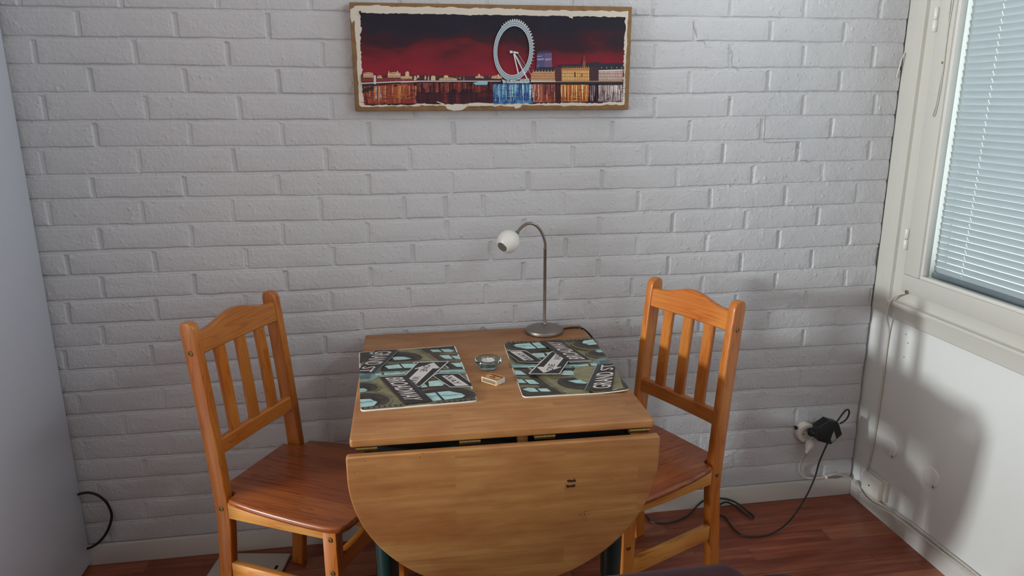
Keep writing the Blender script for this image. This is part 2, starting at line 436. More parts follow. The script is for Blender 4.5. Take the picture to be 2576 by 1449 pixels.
Y[:, :3] = 0; Y[:2, :] = .004; Y[-2:, :] = 0; Y[:, -1] = .03
Y = np.clip(Y, -.004, .03)
nz_, nx_ = X.shape
V = np.stack([X, Y, Z], -1).reshape(-1, 3)
ii = (np.arange(nz_-1)[:, None]*nx_+np.arange(nx_-1)[None, :]).ravel()
Fq = np.stack([ii, ii+1, ii+1+nx_, ii+nx_], 1)
me = bpy.data.meshes.new('wall_back'); me.vertices.add(len(V)); me.vertices.foreach_set('co', V.ravel().astype(np.float32))
me.loops.add(Fq.size); me.loops.foreach_set('vertex_index', Fq.ravel().astype(np.int32))
me.polygons.add(len(Fq)); me.polygons.foreach_set('loop_start', np.arange(0, Fq.size, 4, dtype=np.int32))
me.update(calc_edges=True); me.validate()
me.polygons.foreach_set('use_smooth', np.ones(len(Fq), bool))
me.materials.append(BRICK)
wall = bpy.data.objects.new('wall_back', me); COL.objects.link(wall); tag(wall, kind='structure')
struct('wall_backing', bx((XL-.1, .035, -.1), (XR+.3, .12, ZC), 0), PLAIN, smooth=False)
# stepped crack in the paint
def crack(pl):
    pts = [on_y(p, -.0005) for p in pl]
    return tube(pts, .00045, 5, 0)
c_ = 1/3.2194
def cr(L): return [(1580+a*c_, b*c_) for a, b in L]
for L in ([(525, 172), (527, 215), (545, 250), (555, 290), (560, 330), (615, 332), (622, 360), (635, 382), (815, 392)], [(835, 404), (843, 440), (838, 490), (840, 540), (880, 552), (890, 580), (1105, 580), (1113, 610), (1113, 640)], [(1137, 700), (1135, 735)], [(1118, 935), (1107, 975), (1105, 1050), (1098, 1110), (1102, 1138), (1120, 1156), (1365, 1148), (1367, 1185), (1390, 1205)], [(1395, 1300), (1450, 1300), (1452, 1315)]):
    obj('crack', crack(cr(L)), mat('crack_shadow', '#4d423d', .9), wall)

# other walls
def frame_wall(name, axis, pos, th, a0, a1, hole):
    """wall in the plane axis=pos with one rectangular opening hole=(a, b, z0, z1)"""
    bm = bmesh.new(); h0, h1, z0, z1 = hole
    lo, hi = (pos, pos+th) if th > 0 else (pos+th, pos)
    for (p, q, r, s) in ((a0, h0, 0, ZC), (h1, a1, 0, ZC), (h0, h1, 0, z0), (h0, h1, z1, ZC)):
        if axis == 'x': box(bm, (lo, p, r), (hi, q, s))
        else: box(bm, (p, lo, r), (q, hi, s))
    return bm
WY0, WY1, WZ0, WZ1 = -1.55, -.152, .842, 2.06       # window in the right wall
TRN = (-2.6, -.25, 2.2, 2.5)                          # unseen transom opening, added to brighten the ceiling and upper brick
W3 = (-3.75, -1.95, .88, 2.06)                       # a second window further along the right wall
bm = bmesh.new()
for a, b, c, d in ((YF, .03, 0, WZ0), (YF, .03, WZ1, TRN[2]), (YF, .03, TRN[3], ZC), (YF, TRN[0], TRN[2], TRN[3]), (TRN[1], .03, TRN[2], TRN[3]), (WY1, .03, WZ0, WZ1), (W3[1], WY0, WZ0, WZ1), (YF, W3[0], WZ0, WZ1), (W3[0], W3[1], WZ0, W3[2])): box(bm, (XR, a, c), (XR+.16, b, d))
struct('wall_right', bm, PANEL, smooth=False)
LW = (-2.38, -1.92, 1.52, 1.98)
LB = (-4.05, -2.75, .9, 2.2)
bm = bmesh.new()
for a, b, c, d in ((LW[1], .03, 0, ZC), (LB[1], LW[0], 0, ZC), (YF, LB[0], 0, ZC), (LW[0], LW[1], 0, LW[2]), (LW[0], LW[1], LW[3], ZC), (LB[0], LB[1], 0, LB[2]), (LB[0], LB[1], LB[3], ZC)): box(bm, (XL-.12, a, c), (XL, b, d))
struct('wall_left', bm, PLAIN, smooth=False)
RW = (.1, 1.7, .9, 2.15)
struct('wall_rear', bx((XL-.1, YF-.1, 0), (XR+.3, YF, ZC), 0), PLAIN, smooth=False)
struct('baseboard_back', prism([(-.0, 0), (-.0, .066), (-.004, .070), (-.011, .068), (-.013, .062), (-.013, 0)], XL, 2.795, axis='x'), SKIRT)
struct('baseboard_right', prism([(2.811, 0), (2.811, .064), (2.804, .064), (2.797, .058), (2.797, 0)], YF, -.001, axis='y'), WHITE)
# casing, sash and sill of the right-hand window
tr = bmesh.new()
pr_ = [(-.001, 2.802), (-.05, 2.797), (-.088, 2.795), (-.094, 2.786), (-.102, 2.786), (-.104, 2.797), (WY1, 2.799), (WY1, 2.82), (-.001, 2.82)]
struct('trim_1', prism([(b, a) for a, b in pr_], .745, ZC, axis='z'), WARMWHITE, smooth=False)
sl = [(2.812, .848), (2.800, .846), (2.7985, .815), (2.7945, .809), (2.782, .806), (2.780, .800), (2.7815, .792), (2.797, .788), (2.798, .742), (2.803, .738), (2.812, .738)]
struct('trim_2', prism(sl, WY0-.1, -.104, axis='y'), WARMWHITE, smooth=False)
win = bpy.data.objects.new('window_1', None); COL.objects.link(win); win.location = (2.83, (WY0+WY1)/2, WZ0); tag(win, kind='structure')
def wchild(name, bm, m, **k):
    o = obj(name, bm, m, None, **k); o.parent = win; o.matrix_parent_inverse = Matrix.Translation(-Vector(win.location)); return o
G0, G1, GZ0, GZ1 = WY0+.07, -.228, .908, WZ1-.07
def rectframe(x0, x1, o, i, bev=.003):
    """four mitre-less rails: outer (y0,y1,z0,z1), inner"""
    bm = bmesh.new()
    box(bm, (x0, o[0], o[2]), (x1, o[1], i[2]), bev); box(bm, (x0, o[0], i[3]), (x1, o[1], o[3]), bev)
    box(bm, (x0, o[0], i[2]), (x1, i[0], i[3]), bev); box(bm, (x0, i[1], i[2]), (x1, o[1], i[3]), bev)
    return bm
wchild('sash', rectframe(2.788, 2.828, (WY0+.003, WY1-.003, .849, WZ1-.003), (G0, G1, GZ0, GZ1)), WARMWHITE)
wchild('glazing_bead', rectframe(2.7945, 2.815, (G0-.001, G1+.001, GZ0-.001, GZ1+.001), (G0+.011, G1-.011, GZ0+.010, GZ1-.011), .002), WHITE)
OY1 = float(on_x((2437, 0), 2.925)[1])
wchild('outer_frame', rectframe(2.835, 2.965, (WY0, WY1, WZ0, WZ1), (G0-.012, WY1-.006, GZ0-.012, GZ1+.012)), WHITE)
wchild('outer_sash', rectframe(2.905, 2.94, (G0-.011, WY1-.007, GZ0-.011, GZ1+.011), (G0+.02, OY1, GZ0+.012, GZ1-.02)), WHITE)
wchild('inner_pane', bx((2.806, G0-.002, GZ0-.002), (2.809, G1+.002, GZ1+.002), 0), PANE, smooth=False)
wchild('outer_pane', bx((2.922, G0+.01, GZ0+.01), (2.925, OY1+.006, GZ1-.01), 0), PANE, smooth=False)
def hinge(z0, z1):
    y = WY1-.0015; bm = bmesh.new()
    zm = (z0+z1)/2
    for a, b, r in ((z0, zm-.001, .0085), (zm+.001, z1, .0075)):
        lathe([(0, a), (r*.7, a), (r, a+.004), (r, b-.004), (r*.7, b), (0, b)], 16, Matrix.Translation((2.784, y, 0)), bm)
    return bm
h1a, h1b = on_x((2371, 78), 2.784), on_x((2376, 5), 2.784)
wchild('hinge', hinge(h1a[2], h1a[2]+.072), WHITE); 
h2a = on_x((2289, 632), 2.784); wchild('hinge', hinge(h2a[2], h2a[2]+.072), WHITE)
# thin stay rod hooked on the sash edge
pl = [(2392, 0), (2374, 150), (2366, 200), (2355, 262), (2346, 290), (2352, 288), (2363, 240), (2372, 180), (2384, 80), (2398, 0)]
pl = [on_x(p, 2.785) for p in pl]
wchild('stay_rod', tube(pl, .0016, 6, 4), WARMWHITE)
wchild('stay_clip', bx(on_x((2371, 158), 2.784)-np.array([.002, .003, .003]), on_x((2371, 158), 2.784)+np.array([.004, .003, .004]), .001), BRASS)

# window in the left wall, behind the photographer
lw = bpy.data.objects.new('window_3', None); COL.objects.link(lw); tag(lw, kind='structure')
bm = bmesh.new()
for (a, b, c, d) in ((W3[0], W3[1], W3[2], W3[2]+.07), (W3[0], W3[1], WZ1-.07, WZ1), (W3[0], W3[0]+.07, W3[2], WZ1), (W3[1]-.07, W3[1], W3[2], WZ1), (-2.88, -2.82, W3[2], WZ1)):
    box(bm, (XR+.02, a, c), (XR+.08, b, d), .003)
obj('window_frame', bm, WHITE, lw)
obj('pane', bx((XR+.048, W3[0]+.05, W3[2]+.05), (XR+.052, W3[1]-.05, WZ1-.05), 0), PANE, lw, smooth=False)
lw = bpy.data.objects.new('added_transom', None); COL.objects.link(lw); tag(lw, kind='structure')  # unseen transom, added to let in light from the upper right
bm = bmesh.new()
for (a, b, c, d) in ((TRN[0], TRN[1], TRN[2], TRN[2]+.03), (TRN[0], TRN[1], TRN[3]-.03, TRN[3]), (TRN[0], TRN[0]+.04, TRN[2], TRN[3]), (TRN[1]-.04, TRN[1], TRN[2], TRN[3])):
    box(bm, (XR+.02, a, c), (XR+.07, b, d), .003)
obj('window_frame', bm, WHITE, lw)
obj('pane', bx((XR+.045, TRN[0]+.03, TRN[2]+.02), (XR+.048, TRN[1]-.03, TRN[3]-.02), 0), PANE, lw, smooth=False)
lw = bpy.data.objects.new('window_2', None); COL.objects.link(lw); tag(lw, kind='structure')
bm = bmesh.new()
for Q in (LW, LB):
    for (a, b, c, d) in ((Q[0], Q[1], Q[2], Q[2]+.03), (Q[0], Q[1], Q[3]-.03, Q[3]), (Q[0], Q[0]+.03, Q[2], Q[3]), (Q[1]-.03, Q[1], Q[2], Q[3])):
        box(bm, (XL-.09, a, c), (XL-.03, b, d), .003)
obj('window_frame', bm, WHITE, lw)
for Q in (LW, LB): obj('pane', bx((XL-.062, Q[0]+.02, Q[2]+.02), (XL-.058, Q[1]-.02, Q[3]-.02), 0), PANE, lw, smooth=False)

# venetian blind between the panes
BY1, BY0 = on_x((2451, 0), 2.852)[1]-.001, G0-.002
bl = thing('venetian_blind', 'closed pale grey venetian blind hanging between the panes of the right-hand window', 'blind', (2.852, (BY0+BY1)/2, GZ0))
ly = on_x((2476, 340), 2.852)[1]-(BY0+BY1)/2
CORDS = [ly-1.0, ly-.5, ly]
bm = bmesh.new(); pitch = .0205; n = int((GZ1-GZ0-.05)/pitch)
zt = GZ0+.028
TA = math.radians(60); hw_ = .0125
for i in range(n):
    z0 = zt+i*pitch-GZ0
    rows = []
    ys = [-(BY1-BY0)/2]+[v for c in CORDS for v in (c-.0014, c+.0014)]+[(BY1-BY0)/2]
    ts = (-1, -.55, 0, .55, 1)
    for t in ts:
        xx = -t*hw_*math.cos(TA)-.0018*(1-t*t)*math.sin(TA); zz = t*hw_*math.sin(TA)-.0018*(1-t*t)*math.cos(TA)
        rows.append([bm.verts.new((xx, yy, z0+zz)) for yy in ys])
    for k in range(4):
        for q in range(len(ys)-1):
            if q % 2 and k in (1, 2): continue          # punched slot for the cord
            bm.faces.new((rows[k][q], rows[k][q+1], rows[k+1][q+1], rows[k+1][q]))
o = obj('slats', bm, SLAT, bl, angle=80)
bm = bmesh.new()
for yy in CORDS:
    tube([(0, yy, .01), (0, yy, GZ1-GZ0-.02)], .0007, 6, 0, bm)
obj('ladder_cord', bm, PLASTIC_W, bl)
obj('bottom_rail', bx((-.011, -(BY1-BY0)/2, -.002), (.011, (BY1-BY0)/2, .018), .003), mat('blind_rail', '#8b939a', .35, .6), bl)
obj('head_rail', bx((-.013, -(BY1-BY0)/2, GZ1-GZ0-.03), (.013, (BY1-BY0)/2, GZ1-GZ0-.002), .002), PLASTIC_W, bl)

# ------------------------------------------------------------------ right wall fittings
def wallpt(p, x=2.804): return on_x(p, x)
jb0 = on_x((2172, 1186), 2.775); jb1 = on_x((2212, 1216), 2.775)
ya, yb_ = jb0[1]+.004, jb1[1]; zt_ = (jb0[2]+jb1[2])/2; zb_ = on_x((2206, 1266), 2.775)[2]+.006
jb = thing('junction_box', 'square white plastic junction box on the right wall just above the skirting board', 'junction box', (2.792, (ya+yb_)/2, zb_))
hy = abs(ya-yb_)/2; hz = zt_-zb_
obj('back_plate', bx((.003, -hy-.012, -.002), (.018, hy+.002, hz+.004), .003), PLASTIC_G, jb)
cv = obj('cover', bx((-.017, -hy, 0), (.003, hy, hz), .004), PLASTIC_W, jb)
obj('screw', lathe([(0, -.0185), (.003, -.0185), (.003, -.016), (0, -.016)], 12, Matrix.Translation((0, .004, hz*.5))@Matrix.Rotation(math.pi/2, 4, 'Y')@Matrix.Translation((0, 0, 0))), HOLE, cv)
for p, nm, lab in (((2238, 1126), 0, 'round blank white cover plate on the right wall, the one nearer the window'), ((2340, 1200), 1, 'round blank white cover plate on the right wall, lower and nearer the camera')):
    q = on_x(p, 2.806)
    o = obj('cover_plate', lathe([(0, .0018), (.031, .0018), (.034, .001), (.0345, -.006), (0, -.006)], 40), PANEL)
    o.matrix_world = Matrix.Translation((2.8085, q[1], q[2]))@Matrix.Rotation(-math.pi/2, 4, 'Y')
    tag(o, lab, 'cover plate', 'blank cover plates on the right wall')
    d = obj('slot', bx((-.031, -.018, .0012), (-.022, -.0155, .0026), 0), HOLE, o, smooth=False)
for p, lab in (((2279, 841), 'dark nail in the right wall under the sill, topmost of three'), ((2284, 863), 'dark nail in the right wall under the sill, middle of three'), ((2274, 898), 'dark nail in the right wall under the sill, lowest of three')):
    q = on_x(p, 2.809)
    o = obj('nailhole', lathe([(0, .0012), (.0016, .001), (.0016, -.004), (0, -.004)], 10), HOLE)  # small dark studs stand in for nail holes
    o.matrix_world = Matrix.Translation((2.8095, q[1], q[2]))@Matrix.Rotation(-math.pi/2, 4, 'Y')
    tag(o, lab, 'nailhole', 'nailholes under the window sill')
# antenna lead from the sash corner down the wall
pl = [((2281, 736), 2.787), ((2262, 741), 2.776), ((2247, 749), 2.774), ((2236, 768), 2.772), ((2232, 800), 2.778), ((2236, 830), 2.800), ((2230, 880), 2.804), ((2222, 950), 2.805), ((2212, 1020), 2.805), ((2203, 1080), 2.805), ((2192, 1140), 2.804), ((2180, 1186), 2.803)]
o = obj('white_cable', tube([on_x(p, x) for p, x in pl], .0034, 8, 5), CABLE_W)
tag(o, 'thin white cable running down the right wall from sash corner to junction box', 'cable')
obj('cable_end', bx(on_x((2281, 735), 2.786)-np.array([.004, .006, .005]), on_x((2281, 735), 2.786)+np.array([.003, .006, .006]), .002), BRASS, o)
# cables along the skirting on the right wall
pl = [((2150, 1208), 2.79), ((2160, 1222), 2.789), ((2172, 1244), 2.788), ((2190, 1262), 2.788), ((2215, 1277), 2.789), ((2260, 1306), 2.792), ((2340, 1367), 2.793), ((2400, 1412), 2.793), ((2480, 1474), 2.793), ((2640, 1600), 2.793)]
o = obj('white_cable', tube([on_x(p, x) for p, x in pl], .0035, 8, 5), CABLE_W)
tag(o, 'lower white cable along the right skirting, under the box', 'cable', 'cables along the right skirting')
pl = [((2208, 1262), 2.79), ((2222, 1272), 2.798), ((2245, 1284), 2.803), ((2300, 1322), 2.803), ((2350, 1362), 2.803), ((2420, 1416), 2.803), ((2500, 1480), 2.803), ((2640, 1592), 2.803)]
o = obj('white_cable', tube([on_x(p, x) for p, x in pl], .004, 8, 5), CABLE_W)
tag(o, 'white cable leaving the junction box along the right wall, the upper of two', 'cable', 'cables along the right skirting')
o['label'] = 'upper white cable along the right skirting, leaving the box foot'
# stub of old wire at the window casing
o = obj('wire_stub', tube([on_y((2276, 133), -.012), on_y((2268, 150), -.012), on_y((2262, 172), -.008), on_y((2255, 196), -.004)], .0025, 7, 5), CABLE_W)
tag(o, 'short frayed wire stub poking out between brick wall and window casing', 'wire')

# ------------------------------------------------------------------ wall socket, plug and adapter
sc = on_y((2032, 1092), -.03)
so = thing('wall_socket', 'round white double wall socket on the brick wall near the right corner', 'socket', (float(sc[0]), 0.0, float(sc[2])))
Rx = Matrix.Rotation(math.pi/2, 4, 'X')      # lathe axis (z) -> -y
body = obj('body', lathe([(0, -.002), (.037, -.002), (.0375, .022), (.0345, .027), (.024, .028), (.0225, .027), (.0215, .016), (0, .016)], 48, Rx), PLASTIC_W, so)
for s in (-1, 1):
    obj('pin_hole', lathe([(0, .0168), (.0026, .0168), (.0026, .0155), (0, .0155)], 14, Matrix.Translation((s*.0070, 0, s*.0065))@Rx), HOLE, body)
obj('mount', lathe([(0, -.001), (.043, -.001), (.043, .007), (.041, .009), (0, .009)], 40, Matrix.Translation((.012, 0, -.006))@Rx), mat('grimy_plastic', '#a08c74', .6), so)
obj('clip', bx((-.043, -.016, .014), (-.034, -.006, .026), .002), BLACK, so)
# plug
pc = on_y((2036, 1121), -.045)
pg = thing('plug', 'white mains plug in the lower edge of the round wall socket, with a cable', 'plug', tuple(float(v) for v in pc))
def rot_to(v):
    return Vector((0, 0, 1)).rotation_difference(Vector(v)).to_matrix().to_4x4()
pd = Vector(on_y((2044, 1112), -.03))-Vector(on_y((2026, 1150), -.06))
obj('plug_body', lathe([(0, .019), (.0145, .019), (.016, .010), (.0155, -.004), (.010, -.014), (.0062, -.022), (.0052, -.034), (0, -.034)], 24, rot_to(pd)), PLASTIC_W, pg)
k_ = 280/1449
def cp(a, b): return (1980+a*k_, 1010+b*k_)
pl = [(cp(285, 620), -.055), (cp(250, 700), -.05), (cp(195, 775), -.03), (cp(160, 850), -.016), (cp(175, 925), -.012), (cp(235, 985), -.014), (cp(310, 1000), -.017), (cp(400, 996), -.018), (cp(500, 985), -.018), (cp(560, 962), -.018), (cp(640, 945), -.016), (cp(720, 958), -.015), (cp(780, 988), -.014), (cp(850, 1030), -.02)]
pts = [on_y(p, y) for p, y in pl]+[on_x((2152, 1214), 2.787), on_x((2166, 1238), 2.785)]
o = obj('plug_cable', tube([np.array(p)-pc for p in pts], .0042, 8, 6), CABLE_W, pg)
obj('cable_clip', bx(np.array(on_y(cp(508, 985), -.018))-pc-np.array([.004, .008, .006]), np.array(on_y(cp(508, 985), -.018))-pc+np.array([.004, .006, .007]), .002), PLASTIC_W, pg)
# black plug-in transformer
ac = on_y((2086, 1088), -.07)
ad = thing('power_adapter', 'chunky black plug-in power adapter hanging in the right of the round wall socket', 'power adapter', tuple(float(v) for v in ac))
outl = [(400, 345), (545, 250), (680, 288), (722, 432), (570, 565), (412, 518)]
P2 = [on_y(cp(a, b), -.095)-ac for a, b in outl]
bm = prism([(p[0], p[2]) for p in P2], .014, -.025, .004, 3, axis='y')
hs = obj('housing', bm, BLACK, ad)
lb = [on_y(cp(a, b), -.0955)-ac for a, b in ((568, 490), (610, 385), (635, 460), (640, 490), (580, 532))]
obj('label', prism([(p[0], p[2]) for p in lb][::-1], -.0251, -.0256, axis='y'), mat('pale_sticker', '#9aa09a', .6), hs, smooth=False)
nk = on_y(cp(375, 410), -.06)-ac
obj('neck', lathe([(0, -.022), (.015, -.022), (.017, -.018), (.017, .012), (.013, .018), (0, .018)], 24, Matrix.Translation((float(nk[0]), float(nk[1])+.004, float(nk[2])))@Matrix.Rotation(math.radians(75), 4, 'X')@Matrix.Rotation(.5, 4, 'Y')), BLACK, ad)
lp = [(640, 275), (668, 235), (700, 190), (735, 145), (770, 112), (797, 108), (808, 135), (800, 180), (775, 225), (735, 262), (690, 285)]
obj('strap_loop', tube([on_y(cp(a, b), -.085)-ac for a, b in lp], .0030, 8, 5), BLACK, ad)

# ------------------------------------------------------------------ cabinet on the left
CX = .075
cb = thing('tall_cabinet', 'tall white appliance-like cabinet along the left edge with a plain side panel', 'cabinet', (CX-.3, -.33, 0))
obj('carcass', bx((-.3, -.25, .012), (.3, .318, 1.98), .006, 3), CABINET, cb)
obj('door', bx((-.3, -.295, .06), (.3, -.253, 1.98), .008, 3), CABINET, cb)
obj('plinth', bx((-.28, -.24, 0), (.285, .30, .0125), .002), BLACK, cb)
obj('door_handle', bx((.2, -.335, .8), (.225, -.294, 1.2), .008, 3), PLASTIC_W, cb)
pl = [((196, 1244), -.03), ((212, 1240), -.028), ((228, 1240), -.026), ((248, 1247), -.024), ((268, 1264), -.022), ((280, 1290), -.022), ((279, 1312), -.022), ((268, 1340), -.022), ((252, 1361), -.022), ((234, 1374), -.024), ((205, 1385), -.028)]
o = obj('black_cable', tube([on_y(p, y) for p, y in pl], .0042, 8, 6), CABLE_K)
tag(o, 'black cable looping out from behind the tall white cabinet near the skirting', 'cable')

# ------------------------------------------------------------------ drop-leaf table
TW, TD = .706, .754
TA_ = -.0165
tbl = thing('drop_leaf_table', 'small drop-leaf table with pale birch top, hanging rounded leaf and dark green legs', 'table', (1.3455, -.4115, 0), TA_)
def rrect(x0, y0, x1, y1, r, n=6):
    out = []
    for cx, cy, a in ((x1-r, y1-r, 0), (x0+r, y1-r, 90), (x0+r, y0+r, 180), (x1-r, y0+r, 270)):
        for k in range(n+1):
            t = math.radians(a+90*k/n); out.append((cx+r*math.cos(t), cy+r*math.sin(t)))
    return out
obj('tabletop', prism(rrect(-TW/2, -TD/2, TW/2, TD/2, .008), .730, .75, .004, 3), BIRCH, tbl)
A_, B_, Z0_ = .361, .322, .668
oo = [(-A_, .714), (-A_+.004, .7185), (A_-.004, .7185), (A_, .714)]
oo += [(A_*math.cos(t), Z0_-B_*math.sin(t)) for t in np.linspace(0, math.pi, 64)]
LY = -TD/2
bm = prism(oo[::-1], LY-.021, LY-.001, .004, 3, axis='y')
# marks on the leaf: two burnt arrows and a smudge
STAIN = mat('burn_mark', '#2a1008', .7); SMUDGE = mat('brown_smudge', '#5e4424', .6)
def leafpt(p):
    q = Vector(on_y(p, -.803)); return (tbl_inv@q)
tbl_m = Matrix.Translation((1.3455, -.4115, 0))@Matrix.Rotation(TA_, 4, 'Z'); tbl_inv = tbl_m.inverted()
e_ = 1/3.067
def lq(a, b): return leafpt((860+a*e_, 1050+b*e_))
def stain(pl, mi, off=.0213):
    v = [lq(a, b) for a, b in pl]
    f = bm.faces.new([bm.verts.new((q.x, LY-off, q.z)) for q in v]); f.material_index = mi
    f.normal_update()
    if f.normal.y > 0: f.normal_flip()
stain([(1730, 470), (1745, 466), (1780, 468), (1785, 455), (1803, 478), (1785, 484), (1735, 486)], 1)
stain([(1720, 513), (1735, 505), (1745, 510), (1795, 500), (1790, 522), (1745, 524), (1738, 532)], 1)
for _ in range(46):
    a = random.gauss(1850, 26); b = random.gauss(748+.2*(a-1850)*-1, 22); w_ = random.uniform(1.5, 7); h_ = random.uniform(1.2, 4)
    stain([(a-w_, b), (a-w_*.2, b-h_), (a+w_, b-h_*.3), (a+w_*.4, b+h_)], 2, .0212+random.uniform(0, .0001))
for a, b in ((603, 302), (180, 336), (1305, 184), (620, 92+180), (1690, 800), (96, 420)):
    stain([(a-5, b), (a, b-3), (a+6, b+1), (a+1, b+4)], 1)
obj('drop_leaf', bm, [BIRCH, STAIN, SMUDGE], tbl)
for p in (920, 1183, 1372, 1608):
    q = tbl_inv@Vector(on_y((p, 1105), -.79)); hxx = q.x
    b2 = bmesh.new()
    box(b2, (hxx-.024, LY+.006, .7165), (hxx+.024, LY+.030, .7295), .001)
    for i in range(5):
        z_ = .7245; 
        lathe([(0, -.0046), (.0042, -.0046), (.0042, .0046), (0, .0046)], 12, Matrix.Translation((hxx-.019+i*.0096, LY+.0055, z_))@Matrix.Rotation(math.pi/2, 4, 'Y'), b2)
    obj('hinge', b2, BRASS, tbl)
# underframe and legs
fr = bmesh.new()
fx0, fx1, fy0, fy1 = -.325, .31, -TD/2+.045, TD/2-.04
for lo, hi in (((fx0, fy0, .655), (fx1, fy0+.02, .730)), ((fx0, fy1-.02, .655), (fx1, fy1, .730)), ((fx0, fy0, .655), (fx0+.02, fy1, .730)), ((fx1-.02, fy0, .655), (fx1, fy1, .730))):
    box(fr, lo, hi, .002)
obj('underframe', fr, GREEN_SHADED, tbl)
box_ = bmesh.new(); box(box_, (.03, LY+.028, .700), (.055, fy0-.0005, .7295), .002); obj('leaf_support', box_, BIRCH, tbl)
lL = tbl_inv@Vector(on_y((975, 1402), -.69)); lR = tbl_inv@Vector(on_y((1536, 1402), -.70))
for lx, ly_ in ((lL.x, lL.y), (lR.x, lR.y), (lL.x+.02, TD/2-.07), (lR.x-.02, TD/2-.07)):
    obj('leg', lathe([(0, 0), (.021, 0), (.023, .004), (.028, .45), (.029, .60), (.029, .728), (0, .728)], 32, Matrix.Translation((lx, ly_, 0))), GREEN, tbl)

# ------------------------------------------------------------------ pine chairs (x forward, y across)
HWc, TWp, Tp, Hc, zk, vT, v0, vm = .1798, .0268, .0465, .9264, .3569, -.0548, -.0303, .0049
def vz(z):
    if z > zk:
        q = (z-zk)/(Hc-zk); return vT*q+vm*4*q*(1-q)
    return v0*(zk-z)/zk
def post_bm(s):
    """side profile with a rounded head, extruded across"""
    h = Tp/2; back, front = [], []
    zz = [0, .12, .24, .30, .34, .38, .42, .5, .6, .7, .8, .86, Hc-.030]
    for z in zz:
        hh = h if z > .3 else h*(.86+.14*z/.3)
        back.append((vz(z)-hh, z)); front.append((vz(z)+hh, z))
    c = vz(Hc-.03); cap = []
    for k in range(1, 12):
        t = math.pi*k/12
        cap.append((c+h*math.copysign(abs(math.cos(t))**.75, math.cos(t))-.004*math.sin(t), Hc-.03+.030*math.sin(t)**.8))
    ol = front+cap+back[::-1]
    y0, y1 = (HWc-TWp, HWc) if s > 0 else (-HWc, -HWc+TWp)
    return prism(ol, y0, y1, .0045, 3, axis='y')
def rail_bm(zb, zt, zp, vf, th):
    bm = bmesh.new(); n = 24; W_ = HWc-TWp+.006; rings = []
    for i in range(n+1):
        y = -W_+2*W_*i/n; q = y/W_
        hump = .5+.5*math.cos(math.pi*min(1, abs(q)/.86))
        top = zt+(zp-zt)*hump; ring = []
        bw = -.004*(1-q*q)
        for z, e in ((zb, 0), (top, 0)):
            ring.append((z, vz(z)+vf+bw, vz(z)+vf-th+bw))
        (za, f0, b0), (zc, f1, b1) = ring; r = .004
        P = [(f0-r, za), (f0, za+r), (f1, zc-r), (f1-r, zc), (b1+r, zc), (b1, zc-r), (b0, za+r), (b0+r, za)]
        rings.append([bm.verts.new((a, y, b)) for a, b in P])
    for a, b in zip(rings, rings[1:]):
        for k in range(8): bm.faces.new((a[k], a[(k+1) % 8], b[(k+1) % 8], b[k]))
    bm.faces.new(rings[0]); bm.faces.new(rings[-1][::-1])
    bmesh.ops.recalc_face_normals(bm, faces=bm.faces); return bm
def slat_bm(yc, wd):
    bm = bmesh.new(); zz = np.linspace(.585, .848, 8); rings = []
    for z in zz:
        f, b, r = vz(z)+.012, vz(z)-.004, .003
        P = [(f-r, -wd), (f, -wd+r), (f, wd-r), (f-r, wd), (b+r, wd), (b, wd-r), (b, -wd+r), (b+r, -wd)]
        rings.append([bm.verts.new((a, yc+y, z)) for a, y in P])
    for a, b in zip(rings, rings[1:]):
        for k in range(8): bm.faces.new((a[k], a[(k+1) % 8], b[(k+1) % 8], b[k]))
    bm.faces.new(rings[0]); bm.faces.new(rings[-1][::-1])
    bmesh.ops.recalc_face_normals(bm, faces=bm.faces); return bm
def seat_bm():
    half = [(-.036, .145), (.012, .148), (.026, .152), (.029, .184), (.034, .190), (.07, .197), (.12, .204), (.18, .2095), (.24, .2135), (.30, .2165), (.34, .217), (.365, .215), (.384, .209), (.397, .197), (.404, .182), (.408, .14), (.410, .07)]
    ol = [(a, b) for a, b in half]+[(.4105, 0)]+[(a, -b) for a, b in half[::-1]]
    bm = prism(ol, .4215, .4405, .0075, 4)
    return bm
def bolt_bm():
    return lathe([(0, -.004), (.0072, -.004), (.0078, .0008), (.0068, .0022), (.0036, .0024), (.003, .0006), (0, .0006)], 20)
